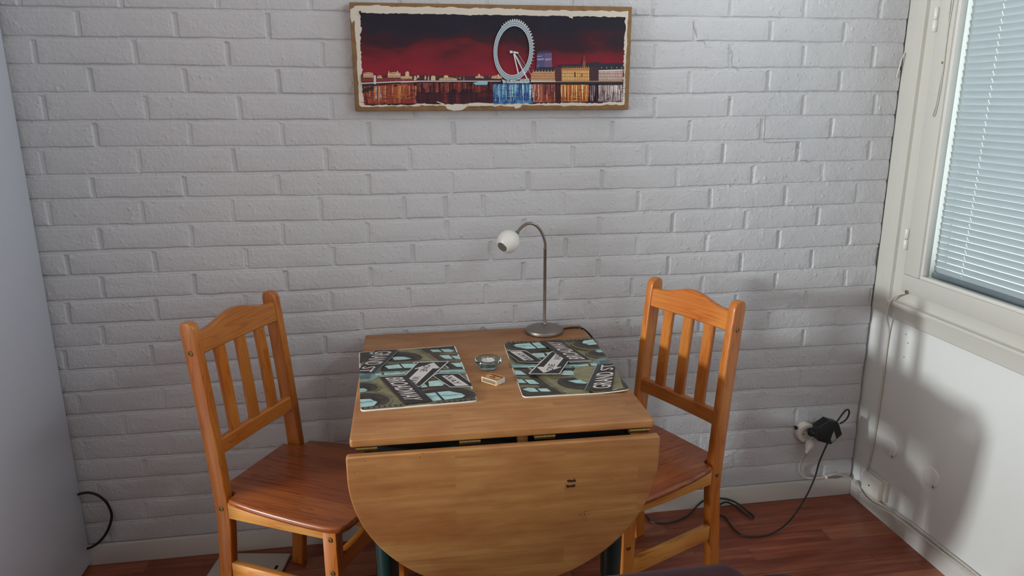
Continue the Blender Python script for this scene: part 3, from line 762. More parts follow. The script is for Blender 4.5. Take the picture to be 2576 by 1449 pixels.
def make_chair(name, label, cat, group):
    t = thing(name, label, cat, (0, 0, 0), 0, group)
    dF, hF, tF = .364, .187, .042
    for s in (-1, 1):
        p = obj('back_post', post_bm(s), PZ, t)
        rot = Matrix.Rotation(-s*math.pi/2, 4, 'X')
        for zb in (.8445, .401): obj('bolt', bolt_bm(), BOLT, p).matrix_local = Matrix.Translation((vz(zb), s*HWc, zb))@rot
        l = obj('front_leg', bx((dF-tF, min(s*(hF-.03), s*hF), 0), (dF, max(s*(hF-.03), s*hF), .4205), .003, 3), PZ, t)
        for zb in (.385, .287): obj('bolt', bolt_bm(), BOLT, l).matrix_local = Matrix.Translation((dF-.018, s*hF, zb))@rot
    obj('seat', seat_bm(), SEAT, t)
    for s in (-1, 1):
        y0 = s*(hF-.006)
        ap = [(.018, .374), (dF-tF-.0005, .3765), (dF-tF-.0005, .4214), (.018, .4214)]
        a, b = sorted((s*(HWc-.001), s*(HWc-.020)))
        obj('apron', prism(ap, a, b, .002, 2, axis='y'), PX, t)
        obj('stretcher', prism([(.010, .186), (dF-tF-.0005, .184), (dF-tF-.0005, .230), (.010, .234)], a, b, .003, 2, axis='y'), PX, t)
    obj('front_apron', bx((dF-.034, -hF+.03, .372), (dF-.014, hF-.03, .4198), .002), PY, t)
    obj('front_stretcher', bx((dF-.032, -hF+.03, .27), (dF-.010, hF-.03, .318), .003), PY, t)
    obj('back_apron', bx((-.020, -HWc+TWp, .372), (.0, HWc-TWp, .4198), .002), PY, t)
    obj('top_rail', rail_bm(.8371, .8952, .921, .019, .022), PY, t)
    obj('lower_rail', rail_bm(.5529, .5967, .5967, .019, .022), PY, t)
    for y in (-.083, 0, .083): obj('slat', slat_bm(y, .0185), PZ, t)
    return t
def copy_tree(o, parent=None):
    c = o.copy(); COL.objects.link(c)
    if parent: c.parent = parent
    for ch in list(o.children): copy_tree(ch, c)
    return c
ch = make_chair('dining_chair', 'orange pine slat-back chair left of the table, nearer the tall cabinet', 'chair', 'pine chairs at the table')
ch2 = copy_tree(ch)
ch['label'] = 'orange pine slat-back chair at the left side of the table, turned to its left edge'
ch2['label'] = 'orange pine slat-back chair at the right side of the table, turned to the window'
ch['label'] = 'orange pine slat-back chair at the left of the table, beside the tall white cabinet'
ch2['label'] = 'orange pine slat-back chair at the right of the table, beside the window wall'
ch.location = (.6948, -.2663, 0); ch.rotation_euler = (0, 0, -.5017)
ch2.location = (1.9435, -.307, 0); ch2.rotation_euler = (0, 0, math.pi+.4162)

# pale flat board on the floor under the left chair
A = Vector(on_z((731, 1392), .012)); B = Vector(on_z((710, 1438), .012)); Cc = Vector(on_z((602, 1391), .012))
ux = (Cc-A); ux.z = 0; ux.normalize(); uy = (B-A); uy.z = 0; uy = (uy-ux*uy.dot(ux)).normalized()
o = thing('floor_board', 'flat pale grey board lying on the floor beneath the left chair', 'board', tuple(A), 0); o.location.z = 0
obj('panel', prism([tuple((ux*a+uy*b)[:2]) for a, b in ((0, 0), (.232, 0), (.232, .30), (0, .30))], .001, .012, .002, 2), mat('pale_board', '#b9b0a6', .5), o)
obj('mark', prism([tuple((ux*a+uy*b)[:2]) for a, b in ((.018, .066), (.028, .066), (.028, .085), (.018, .085))], .0119, .0124), HOLE, o, smooth=False)

# ------------------------------------------------------------------ printed things: flat shapes in a picture's own coordinates
class Print:
    """collects flat polygons in picture coordinates; each layer sits a hair above the last"""
    def __init__(s, hom, step=.00004):
        s.h = hom; s.v = []; s.f = []; s.m = []; s.mats = []; s.z = 0; s.step = step
    def mi(s, m):
        if m not in s.mats: s.mats.append(m)
        return s.mats.index(m)
    def poly(s, pts, m, clip=True):
        s.z += s.step
        uv = [s.h(p) for p in pts]
        if clip: uv = [(min(max(a, 0.), 1.), min(max(b, 0.), 1.)) for a, b in uv]
        n = len(s.v); s.v += [(a, b, s.z) for a, b in uv]; s.f.append(list(range(n, n+len(uv)))); s.m.append(s.mi(m))
    def same(s, pts, m): s.z -= s.step; s.poly(pts, m)
    def text(s, body, O, E, U, m, bold=.0):
        cu = bpy.data.curves.new('lettering', 'FONT'); cu.body = body; cu.offset = bold; cu.resolution_u = 3
        ob = bpy.data.objects.new('lettering', cu); COL.objects.link(ob)
        dg = bpy.context.evaluated_depsgraph_get(); mesh = bpy.data.meshes.new_from_object(ob.evaluated_get(dg))
        co = np.array([v.co[:2] for v in mesh.vertices]); lo = co.min(0); hi = co.max(0); c = (co-lo)/(hi-lo)
        s.z += s.step; n = len(s.v); O, E, U = map(np.array, (O, E, U))
        for a, b in c:
            q = O+(E-O)*a+U*b; uv = s.h(q); s.v.append((min(max(uv[0], 0.), 1.), min(max(uv[1], 0.), 1.), s.z))
        for p in mesh.polygons: s.f.append([n+i for i in p.vertices]); s.m.append(s.mi(m))
        bpy.data.objects.remove(ob); bpy.data.curves.remove(cu); bpy.data.meshes.remove(mesh)
    def ell(s, c, rx, ry, m, n=36, a0=0, a1=360):
        s.poly([(c[0]+rx*math.cos(math.radians(a0+(a1-a0)*k/n)), c[1]+ry*math.sin(math.radians(a0+(a1-a0)*k/n))) for k in range(n)], m)
    def tri(s):
        """polygons may be concave: triangulate them"""
        from mathutils.geometry import tessellate_polygon
        F2, M2 = [], []
        for f, m in zip(s.f, s.m):
            if len(f) <= 3: F2.append(f); M2.append(m); continue
            for t in tessellate_polygon([[Vector((s.v[i][0], s.v[i][1], 0)) for i in f]]):
                F2.append([f[k] for k in t]); M2.append(m)
        s.f, s.m = F2, M2
def homography(src):
    """four picture corners (tl, tr, br, bl) -> unit square, v downward"""
    dst = [(0, 0), (1, 0), (1, 1), (0, 1)]; A = []
    for (x, y), (u, v) in zip(src, dst):
        A.append([x, y, 1, 0, 0, 0, -u*x, -u*y]); A.append([0, 0, 0, x, y, 1, -v*x, -v*y])
    h = np.append(np.linalg.solve(np.array(A, float), np.array(dst, float).ravel()), 1).reshape(3, 3)
    def f(p):
        q = h@np.array([p[0], p[1], 1.]); return (q[0]/q[2], q[1]/q[2])
    return f
_c = {}
def ink(col, rough=.4):
    if (col, rough) not in _c: _c[(col, rough)] = mat('ink_'+col.strip('#'), col, rough)
    return _c[(col, rough)]

# placemats -----------------------------------------------------------------
def stone(name, a, b):
    m = mat(name, a, .34); g = N(m); v = g.objco((1, 1, 1))
    g.link(g.mix(g.ramp(g.noise(v, 45, 4, .6), [(.35, 0.), (.65, 1.)]), a, b), g.b.inputs['Base Color']); return m
OLIVE = stone('print_stone', '#716c4e', '#8b8562'); BROWN = stone('print_shadow', '#251d1a', '#41352b'); DARK = stone('print_dark', '#141213', '#231e1c')
TEAL = stone('print_window', '#97c1bf', '#b5d6d2'); PIPE = stone('print_pipe', '#5a7470', '#83a29c'); MID = stone('print_moulding', '#5d5641', '#716a4e')
MAROON = ink('#271b1e'); SIGNK = ink('#17181b'); LET = ink('#cfc8c4'); SILV = ink('#a7adab'); GREYB = ink('#2d333a'); DIMT = ink('#3a4148')
def mat_design(P):
    c = [(140, 205), (2090, 70), (2460, 1190), (90, 1400)]
    P.poly(c, OLIVE)
    # upper left stone, dark top edge
    P.poly([(140, 205), (900, 150), (850, 300), (500, 330), (140, 430)], BROWN)
    P.poly([(350, 215), (450, 205), (430, 250), (390, 250)], TEAL)
    # top right arcade
    P.poly([(1290, 140), (2090, 70), (2230, 620), (2050, 640), (1760, 400), (1560, 240)], BROWN)
    P.poly([(1330, 150), (1400, 145), (1830, 460), (1740, 450)], MID)
    P.poly([(1760, 215), (2140, 210), (2160, 250), (1800, 262)], MID); P.poly([(1880, 360), (2190, 352), (2205, 410), (1960, 415)], MID)
    for q in ([(1580, 160), (1760, 155), (1815, 200), (1640, 205)], [(1800, 150), (1960, 145), (2090, 180), (1990, 207), (1870, 205)], [(1755, 275), (1950, 270), (2030, 345), (1870, 345)], [(2000, 285), (2145, 280), (2180, 348), (2085, 345)], [(1975, 432), (2200, 428), (2220, 512), (2095, 508)]): P.poly(q, TEAL)
    # big upper arch
    P.ell((1010, 315), 400, 108, BROWN); P.ell((985, 330), 330, 78, DARK)
    for q in ([(800, 320), (850, 372), (1050, 362), (1200, 340), (1060, 305), (900, 300)], ): P.poly(q, TEAL)
    P.poly([(780, 330), (815, 325), (850, 375), (820, 372)], DARK)
    P.poly([(560, 430), (1500, 370), (1560, 400), (560, 470)], MID)
    P.poly([(600, 470), (1290, 425), (1220, 590), (560, 600)], DARK)
    P.poly([(640, 492), (930, 456), (1000, 532), (720, 552)], TEAL); P.poly([(970, 452), (1290, 440), (1200, 532), (1040, 532)], TEAL)
    # horizontal pipe
    P.poly([(90, 645), (430, 620), (620, 615), (1060, 585), (2280, 555), (2310, 655), (1700, 655), (1010, 680), (520, 715), (350, 800), (90, 820)], PIPE)
    P.poly([(90, 690), (360, 665), (330, 750), (90, 770)], stone('print_pipe_shade', '#3f5257', '#54696c'))
    P.poly([(440, 655), (1040, 620), (1040, 640), (440, 690)], TEAL); P.poly([(1720, 590), (2250, 585), (2250, 604), (1720, 612)], TEAL)
    P.poly([(560, 630), (620, 625), (625, 680), (575, 688)], ink('#5c4a46')); P.poly([(940, 590), (1000, 585), (1010, 625), (950, 630)], ink('#6d6a60'))
    # lower left arches
    P.ell((190, 925), 345, 112, MID); P.ell((170, 930), 300, 92, BROWN); P.ell((150, 945), 200, 70, DARK)
    P.poly([(95, 958), (200, 953), (265, 985), (185, 1040), (95, 1048)], TEAL)
    P.ell((290, 1180), 480, 165, MID); P.ell((275, 1190), 420, 140, BROWN); P.ell((240, 1215), 280, 100, DARK)
    P.poly([(80, 1180), (300, 1168), (445, 1230), (370, 1305), (80, 1345)], TEAL)
    P.poly([(80, 1245), (440, 1200), (440, 1208), (80, 1256)], DIMT); P.poly([(80, 1000), (250, 985), (250, 991), (80, 1008)], DIMT)
    # centre right windows below the pipe
    P.poly([(1280, 960), (1420, 790), (1760, 740), (2060, 850), (1900, 940)], BROWN)
    P.poly([(1500, 812), (1700, 790), (1860, 842), (1770, 900), (1510, 915)], TEAL); P.poly([(1380, 870), (1420, 855), (1480, 925), (1340, 942)], TEAL)
    P.poly([(1300, 985), (2440, 960), (2440, 1010), (1300, 1030)], MID)
    P.ell((1880, 1085), 560, 150, BROWN); P.ell((1840, 1095), 470, 122, DARK)
    P.poly([(1400, 1062), (1620, 1040), (1745, 1190), (1540, 1218)], TEAL); P.poly([(1660, 1032), (1900, 1010), (2150, 1060), (2215, 1100), (2150, 1142), (1800, 1187)], TEAL)
    P.poly([(1440, 1128), (1690, 1095), (1690, 1102), (1440, 1136)], DIMT); P.poly([(1740, 1100), (2190, 1080), (2190, 1088), (1740, 1108)], DIMT)
    # cornice along the bottom
    P.poly([(85, 1340), (1000, 1270), (1000, 1330), (85, 1400)], MID); P.poly([(1500, 1220), (2450, 1150), (2460, 1190), (1560, 1285)], MID)
    for a in range(8): P.poly([(120+a*110, 1345-a*9), (160+a*110, 1341-a*9), (170+a*110, 1375-a*9), (130+a*110, 1380-a*9)], BROWN)
    for a in range(7): P.poly([(1640+a*110, 1225-a*9), (1690+a*110, 1221-a*9), (1700+a*110, 1250-a*9), (1650+a*110, 1255-a*9)], BROWN)
    # street sign, upper left
    P.poly([(110, 560), (480, 185), (960, 172), (430, 650), (110, 650)], MAROON)
    P.poly([(880, 178), (975, 172), (435, 650), (345, 645)], GREYB); P.poly([(968, 174), (980, 172), (440, 652), (430, 652)], SILV)
    P.text('GRAND', (485, 205), (215, 482), (345, -8), LET, .012); P.text('ST', (205, 520), (95, 635), (270, -8), LET, .006)
    # second way sign
    P.poly([(1590, 705), (1700, 655), (2115, 655), (2375, 855), (2385, 935), (1930, 945)], LET)
    P.poly([(1610, 705), (1705, 664), (2108, 664), (2358, 860), (2370, 920), (1940, 932)], SIGNK)
    P.poly([(1775, 708), (2000, 692), (2305, 905), (2040, 915)], LET)
    P.text('WAY', (1800, 712), (2030, 885), (135, -18), SIGNK, .012)
    # one way sign
    P.poly([(1215, 432), (1420, 425), (1330, 520)], LET); P.poly([(1240, 440), (1400, 434), (1330, 505)], SIGNK)
    P.poly([(1790, 505), (1880, 500), (1940, 552), (1800, 560)], LET); P.poly([(1800, 515), (1870, 510), (1910, 545), (1800, 550)], SIGNK)
    P.poly([(1325, 428), (1400, 420), (1925, 408), (1942, 425), (1345, 925), (1280, 940), (1030, 700)], LET)
    P.poly([(1335, 436), (1918, 420), (1330, 915), (1285, 925), (1050, 702)], SIGNK)
    P.poly([(1640, 438), (1750, 548), (1690, 562), (1610, 558), (1245, 885), (1105, 775), (1340, 566), (1300, 565), (1238, 576), (1250, 560)], LET)
    P.text('ONE', (1440, 482), (1345, 622), (140, 2), SIGNK, .012); P.text('WAY', (1190, 722), (1085, 872), (160, 2), SIGNK, .012)
    # long street sign
    P.poly([(530, 735), (1045, 690), (1565, 1225), (990, 1285)], MAROON)
    P.poly([(1060, 780), (1110, 770), (1430, 1100), (1370, 1110)], GREYB)
    P.poly([(535, 698), (1020, 665), (1045, 700), (540, 735)], SILV); P.poly([(545, 712), (1030, 680), (1035, 690), (548, 722)], GREYB)
    P.text('BROADWAY', (630, 755), (1005, 1212), (360, -12), LET, .014)
def placemat(label, corners, bend, group):
    """corners tl,tr,br,bl on the table; the print runs over the whole upper face"""
    h = homography([(140, 205), (2090, 70), (2460, 1190), (90, 1400)])
    tl, tr, br, bl_ = [Vector(q) for q in corners]
    ctr = (tl+tr+br+bl_)/4
    ux = ((tr-tl)+(br-bl_)); wd = ux.length/2; ux.normalize(); uy = Vector((-ux.y, ux.x, 0)); dp = ((tl-bl_).length+(tr-br).length)/2
    return ctr, wd, dp, math.atan2(ux.y, ux.x)
def build_mat():
    P = Print(homography([(140, 205), (2090, 70), (2460, 1190), (90, 1400)])); mat_design(P); P.tri(); return P
DES = build_mat()
MATEDGE = mat('white_mat_edge', '#e4e0d8', .5)
def make_placemat(label, corners, turned, bend, zl):
    tl, tr, br, bl_ = [Vector(q) for q in corners]; ctr = (tl+tr+br+bl_)/4
    ux = ((tr-tl)+(br-bl_)); wd = ux.length/2; ux.normalize(); dp = ((tl-bl_).length+(tr-br).length)/2
    rz = math.atan2(ux.y, ux.x)
    t = thing('placemat', label, 'placemat', (ctr.x, ctr.y, .7502), rz, 'printed placemats on the table')
    def zb(x, y):
        a = max(0, x/(wd/2)-.25)/.75; return bend*a*a*(.45+.55*max(0, -y/(dp/2)*.5+.5))
    # body: rounded sheet cut in a grid so that it can curl
    bm = bmesh.new(); nx, ny, r = 26, 30, .012
    def clampc(x, y):
        qx, qy = abs(x)-(wd/2-r), abs(y)-(dp/2-r)
        if qx > 0 and qy > 0:
            l = math.hypot(qx, qy)
            if l > r: x = math.copysign(wd/2-r+qx*r/l, x); y = math.copysign(dp/2-r+qy*r/l, y)
        return x, y
    th = .0032
    G = [[None]*(ny+1) for _ in range(nx+1)]; Gb = [[None]*(ny+1) for _ in range(nx+1)]
    sx = lambda i, n: -math.cos(math.pi*i/n)*.35+(-1+2*i/n)*.65
    for i in range(nx+1):
        for j in range(ny+1):
            x, y = clampc(sx(i, nx)*wd/2, sx(j, ny)*dp/2); z = zb(x, y)
            G[i][j] = bm.verts.new((x, y, z+th)); Gb[i][j] = bm.verts.new((x, y, z))
    for i in range(nx):
        for j in range(ny):
            bm.faces.new((G[i][j], G[i+1][j], G[i+1][j+1], G[i][j+1])); bm.faces.new((Gb[i][j], Gb[i][j+1], Gb[i+1][j+1], Gb[i+1][j]))
    loop = [(i, 0) for i in range(nx)]+[(nx, j) for j in range(ny)]+[(i, ny) for i in range(nx, 0, -1)]+[(0, j) for j in range(ny, 0, -1)]
    for a, b in zip(loop, loop[1:]+loop[:1]):
        bm.faces.new((G[a[0]][a[1]], Gb[a[0]][a[1]], Gb[b[0]][b[1]], G[b[0]][b[1]]))
    bmesh.ops.recalc_face_normals(bm, faces=bm.faces)
    obj('backing', bm, MATEDGE, t, angle=40)
    # printed face; long faces are subdivided so they follow the curl
    bm = bmesh.new()
    V_ = [bm.verts.new((0, 0, 0)) for _ in DES.v]
    for v, (a, b, z) in zip(V_, DES.v):
        if turned: a, b = 1-a, 1-b
        v.co = Vector(((a-.5)*wd, (.5-b)*dp, z))
    for f, m in zip(DES.f, DES.m):
        try:
            q = bm.faces.new([V_[i] for i in f]); q.material_index = m
        except ValueError: pass
    if bend:
        for v in bm.verts: v.co.z *= 2.2
        for _ in range(6):
            es = [e for e in bm.edges if e.calc_length() > .008]
            if es: bmesh.ops.subdivide_edges(bm, edges=es, cuts=1)
        bmesh.ops.triangulate(bm, faces=bm.faces)
    for v in bm.verts:
        x, y = clampc(v.co.x, v.co.y); v.co = Vector((x, y, v.co.z+th+zb(x, y)))
    for f in bm.faces:
        f.normal_update()
        if f.normal.z < 0: f.normal_flip()
    obj('print', bm, DES.mats, t, smooth=False)
    return t
ML = [on_z(p, .7535) for p in ((907.4, 885.5), (1149.6, 868.7), (1195.6, 1007.8), (901, 1034))]
MR = [on_z(p, .7535) for p in ((1258.8, 862.4), (1486, 855.6), (1588, 981.3), (1326, 1000.3))]
make_placemat('street-sign placemat on the left of the table, lettering BROADWAY along its near edge', ML, False, 0., 0)
make_placemat('street-sign placemat on the right of the table, its lettering upside down', MR, True, .006, 0)

# ------------------------------------------------------------------ canvas picture
PYf = -.028
pc4 = [on_y(p, PYf) for p in ((877, 5), (1592, 17), (1580, 278), (895, 278))]
c0 = sum(pc4)/4
pw = float(((pc4[1]-pc4[0])[0]+(pc4[2]-pc4[3])[0])/2); ph = float(((pc4[0]-pc4[3])[2]+(pc4[1]-pc4[2])[2])/2)
def burlap():
    m = mat('burlap', '#8d6f52', .9, spec=.1); g = N(m); v = g.objco()
    w1 = g.n('ShaderNodeTexWave', {'Vector': v, 'Scale': 260., 'Distortion': 1.5}, bands_direction='X').outputs[1]
    w2 = g.n('ShaderNodeTexWave', {'Vector': v, 'Scale': 260., 'Distortion': 1.5}, bands_direction='Z').outputs[1]
    s_ = g.n('ShaderNodeMath', {0: w1, 1: w2}, operation='MULTIPLY').outputs[0]
    n_ = g.noise(v, 40, 3)
    col = g.mix(s_, '#7a5c41', '#a88865'); col = g.mix(.4, col, g.ramp(n_, [(.3, '#7d6045'), (.7, '#a3835f')]))
    g.link(col, g.b.inputs['Base Color']); g.bump(s_, .5, .001); return m
pic = thing('canvas_picture', 'wide canvas picture of a lit ferris wheel by a river at night', 'picture', (float(c0[0]), -.002, float(c0[2]-ph/2)))
obj('canvas_frame', bx((-pw/2, PYf+.002, 0), (pw/2, -.001, ph), .003, 3), burlap(), pic)
PH = homography([(50, 17), (2513, 58), (2473, 955), (120, 955)])
def sky():
    m = mat('print_sky', '#402028', .6, spec=.2); g = N(m); v = g.objco()
    sp = g.n('ShaderNodeSeparateXYZ', {0: v})
    n1 = g.noise(g.n('ShaderNodeMapping', {'Vector': v, 'Scale': (3.2, 1., 8.5)}).outputs[0], 1.7, 4, .55, .4)
    hgt = g.n('ShaderNodeMapRange', {0: sp.outputs[2], 1: ph*.33, 2: ph*.88}).outputs[0]
    s_ = g.n('ShaderNodeMath', {0: hgt, 1: g.n('ShaderNodeMath', {0: n1, 1: -.5}, operation='ADD').outputs[0]}, operation='ADD').outputs[0]
    col = g.ramp(s_, [(0, '#8a2432'), (.25, '#7c2230'), (.42, '#6a222b'), (.6, '#3c2029'), (.8, '#262330'), (1, '#24222c')])
    g.link(col, g.b.inputs['Base Color']); return m
def water(name, stops, sx=60., sz=9., seed=0.):
    m = mat(name, '#302028', .55, spec=.2); g = N(m); v = g.objco((sx, 1., sz), loc=(seed, 0, seed))
    n1 = g.noise(v, 1., 3, .6, .2); n2 = g.noise(g.objco((7., 1, 130.), loc=(seed, 0, 0)), 1., 2, .6)
    f = g.mix(.4, n1, n2)
    g.link(g.ramp(f, stops), g.b.inputs['Base Color']); return m
def facade(name, a, b, sc=1.):
    m = mat(name, a, .6, spec=.2); g = N(m); v = g.objco()
    st = g.n('ShaderNodeTexBrick', {'Vector': g.n('ShaderNodeMapping', {'Vector': v, 'Rotation': (math.pi/2, 0, 0)}).outputs[0], 'Scale': 1., 'Mortar Size': .0007, 'Brick Width': .0048*sc, 'Row Height': .009*sc, 'Color1': srgb(a), 'Color2': srgb(b), 'Mortar': srgb('#8a5a36')}, offset=0.)
    g.link(st.outputs[0], g.b.inputs['Base Color']); return m
Q = Print(PH, .00001)
def jag(p, q, amp, n):
    """ragged line from p to q"""
    out = []; p = np.array(p, float); q = np.array(q, float); d = q-p; nn = np.array([-d[1], d[0]])/np.hypot(*d); low = 0
    for i in range(n):
        low = .75*low+random.uniform(-1, 1)*amp*.45
        out.append(tuple(p+d*(i+random.uniform(-.3, .3))/n+nn*(low+random.uniform(-1, 1)*amp*.5)))
    return out
random.seed(11)
TORN = ink('#cfc6ba', .85)
def rag(tl, tr, br, bl_, ah, av, nh=90, nv=44): return jag(tl, tr, ah, nh)+jag(tr, br, av, nv)+jag(br, bl_, ah, nh)+jag(bl_, tl, av, nv)
Q.poly(rag((92, 48), (2478, 100), (2436, 918), (152, 912), 9, 5), TORN)
Q.poly([(880, 900), (905, 940), (960, 958), (1030, 950), (1100, 905)], TORN); Q.poly([(1470, 905), (1490, 940), (1530, 930), (1550, 905)], TORN); Q.poly([(60, 80), (100, 60), (110, 160), (75, 200), (62, 150)], TORN)
NIGHTW = water('print_water', [(.28, '#221c28'), (.45, '#33212c'), (.58, '#5a2529'), (.72, '#a04a3a')], 55., 5., 1.)
SKY = sky()
Q.poly(jag((140, 112), (1480, 132), 7, 60)+jag((1480, 132), (2452, 148), 8, 40)+jag((2452, 148), (2425, 690), 9, 40)+jag((172, 690), (150, 112), 10, 44), SKY)
Q.poly([(172, 690), (2425, 690)]+jag((2425, 700), (2415, 890), 7, 16)+jag((2415, 890), (205, 905), 9, 110)+jag((195, 900), (172, 700), 9, 18), NIGHTW)
LF = facade('print_stone_lit', '#d7b892', '#e3cfae', .8); CRM = ink('#c9b18f', .6); RED = ink('#7d2a28', .6); NAVY = ink('#1a1a28', .6); QUAY = ink('#1c1418', .6); PALE = ink('#c9c0c6', .6); DRED = ink('#3d1c22', .6)
OR1 = water('print_reflection_orange', [(.3, '#5e2a22'), (.45, '#a85a2e'), (.6, '#d08a48'), (.72, '#e3bb7a')], 70., 3., 2.)
OR2 = water('print_reflection_red', [(.3, '#3a2026'), (.48, '#8a3a30'), (.62, '#b86a4e'), (.75, '#d8a690')], 80., 3., 5.)
BLU = water('print_reflection_blue', [(.3, '#1c2450'), (.45, '#2a4a8a'), (.58, '#5f9cc0'), (.7, '#a8dce0')], 38., 10., 3.)
PAL = water('print_reflection_pale', [(.3, '#4a3a42'), (.48, '#8a7a80'), (.62, '#b8aaaa'), (.75, '#d8cdc4')], 60., 5., 8.)
Q.poly([(190, 735), (610, 715), (640, 890), (230, 890)], OR2)
Q.poly([(285, 740), (330, 735), (340, 850), (290, 850)], PAL); Q.poly([(430, 740), (560, 730), (590, 850), (450, 850)], OR1)
for x in (735, 815, 905, 1005, 1150, 1175): Q.poly([(x-9, 712), (x+9, 712), (x+13, 790), (x-12, 800)], OR2)
Q.poly([(1305, 728), (1630, 728), (1642, 895), (1300, 900)], BLU)
Q.poly([(1640, 728), (1830, 728), (1826, 885), (1648, 888)], OR2); Q.poly([(1888, 735), (2128, 735), (2120, 882), (1885, 882)], OR1); Q.poly([(2215, 740), (2420, 740), (2412, 882), (2205, 884)], PAL)
Q.poly([(2150, 740), (2165, 740), (2165, 880), (2150, 880)], PAL)
random.seed(23)
def refl(x0, x1, y0, y1, mats, n, dash=0, wmax=6):
    Q.step = .000004
    for _ in range(n):
        x = random.uniform(x0, x1); w_ = random.uniform(1.5, wmax); a = y0+random.uniform(0, 10); b = y0+(y1-y0)*random.uniform(.25, 1.02)
        Q.poly([(x-w_, a), (x+w_, a), (x+w_*.8+random.uniform(-2, 2), (a+b)/2), (x+w_*.4, b), (x-w_*.4, b), (x-w_*.9+random.uniform(-2, 2), (a+b)/2)], random.choice(mats))
    for _ in range(dash):
        x = random.uniform(x0-20, x1+20); y = random.uniform(y0+20, y1+10); w_ = random.uniform(6, 30)
        Q.poly([(x-w_, y), (x, y-1.6), (x+w_, y+.6), (x, y+2.2)], NIGHTW)
    Q.step = .00001
I_ = lambda c: ink(c, .55)
refl(190, 640, 735, 885, [I_('#6a2a26'), I_('#8a3a2c'), I_('#b0603a'), I_('#c98a56'), OR2], 90, 60)
refl(640, 1290, 712, 800, [I_('#5a2228'), I_('#7a3030'), I_('#8f4a3c')], 60, 50)
refl(1300, 1640, 728, 895, [I_('#2a3f8a'), I_('#3f74b0'), I_('#8cc4d6'), I_('#b9e2e6'), BLU], 110, 26, 8)
refl(1640, 1830, 728, 885, [I_('#8a3a30'), I_('#b86a4e'), I_('#d8a690'), I_('#5a2430')], 70, 22)
refl(1830, 1888, 735, 885, [I_('#2a1a24'), I_('#5a2226')], 14, 4)
refl(1886, 2126, 735, 882, [I_('#a85020'), I_('#d08a48'), I_('#e8c88a'), I_('#c06a30')], 90, 26, 7)
refl(2128, 2210, 738, 882, [I_('#1c1826'), I_('#3a2230'), I_('#8a7a86')], 24, 8)
refl(2210, 2420, 740, 882, [I_('#8a7a86'), I_('#b8aaaa'), I_('#dcd2cc'), I_('#6a4a48')], 70, 24)
# far bank on the left
Q.poly([(165, 640), (300, 650), (600, 650), (1180, 660), (1400, 660), (1400, 700), (165, 705)], DRED)
Q.poly([(172, 675), (400, 672), (640, 682), (640, 702), (172, 705)], RED)
for x0, x1, y0 in ((390, 500, 625), (395, 405, 612), (465, 480, 612), (500, 600, 655), (540, 575, 618), (615, 635, 655), (640, 660, 650), (180, 270, 625), (300, 345, 650), (705, 720, 655), (760, 800, 655), (830, 985, 672), (870, 910, 652), (1010, 1015, 655), (1140, 1210, 655), (1165, 1182, 640), (1280, 1370, 655), (1330, 1350, 645), (735, 745, 655), (1040, 1046, 660)):
    yb2 = y0+random.uniform(18, 45); yb2 = min(yb2, 694)
    Q.poly([(x0, yb2), (x0+2, y0+4), ((x0+x1)/2, y0-3), (x1-2, y0+4), (x1, yb2)], LF if x1-x0 > 40 else CRM)
for _ in range(60):
    x = random.uniform(180, 1380); y = random.uniform(660, 712); w_ = random.uniform(2, 9); Q.poly([(x-w_, y), (x, y-2.5), (x+w_, y), (x, y+2.5)], random.choice([CRM, PALE, RED, NAVY]))
Q.poly([(170, 712), (500, 700), (640, 698), (640, 708), (420, 716), (172, 735)], PALE); Q.poly([(172, 722), (420, 712), (520, 708), (440, 722), (175, 742)], QUAY)
Q.poly([(640, 696), (1360, 700), (1360, 707), (640, 706)], PALE); Q.poly([(180, 765), (275, 740), (272, 765), (195, 795), (178, 785)], QUAY); Q.ell((457, 737), 15, 9, QUAY, 12)
Q.poly([(270, 650), (290, 650), (292, 725), (275, 725)], PALE)
Q.poly([(1125, 716), (1180, 706), (1245, 708), (1250, 722), (1240, 733), (1140, 733)], ink('#8fb6c8', .6)); Q.poly([(1135, 733), (1240, 733), (1245, 740), (1140, 739)], ink('#2f5f8a', .6))
# tower block and the long building on the right
Q.poly([(1672, 462), (1700, 445), (1760, 440), (1802, 455), (1806, 610), (1668, 600)], ink('#4a4778', .6)); Q.poly([(1742, 455), (1802, 458), (1806, 605), (1740, 600)], ink('#665078', .6)); Q.poly([(1672, 462), (1700, 443), (1760, 438), (1802, 453), (1802, 462), (1675, 466)], ink('#2a2850', .6))
for y, x0, x1 in ((490, 1675, 1720), (512, 1672, 1735), (520, 1680, 1735), (512, 1745, 1800), (522, 1745, 1795), (570, 1676, 1690)): Q.poly([(x0, y), (x1, y-3), (x1, y), (x0, y+4)], PALE)
Q.poly([(1640, 640), (1660, 600), (1700, 585), (1840, 585), (1850, 565), (2060, 560), (2160, 545), (2200, 540), (2230, 555), (2420, 552), (2424, 640)], NAVY)
Q.poly([(1830, 585), (1890, 585), (1890, 715), (1830, 715)], ink('#4a2026', .6)); Q.poly([(2128, 580), (2215, 590), (2215, 715), (2128, 715)], ink('#3a1d26', .6))
Q.poly([(2072, 585), (2070, 530), (2078, 500), (2084, 478), (2090, 500), (2098, 530), (2094, 590)], ink('#8a4a34', .6)); Q.poly([(2076, 535), (2092, 535), (2090, 500), (2079, 500)], ink('#4f2a2c', .6))
Q.poly([(1620, 640), (1645, 622), (1828, 622), (1830, 712), (1618, 712)], facade('print_wing_left', '#c79a74', '#d8ae86', .8))
Q.poly([(1888, 600), (2128, 596), (2130, 712), (1888, 712)], facade('print_centre', '#d6a866', '#e4c084', 1.1)); Q.poly([(1884, 596), (2130, 590), (2130, 612), (1884, 615)], ink('#b0703c', .6))
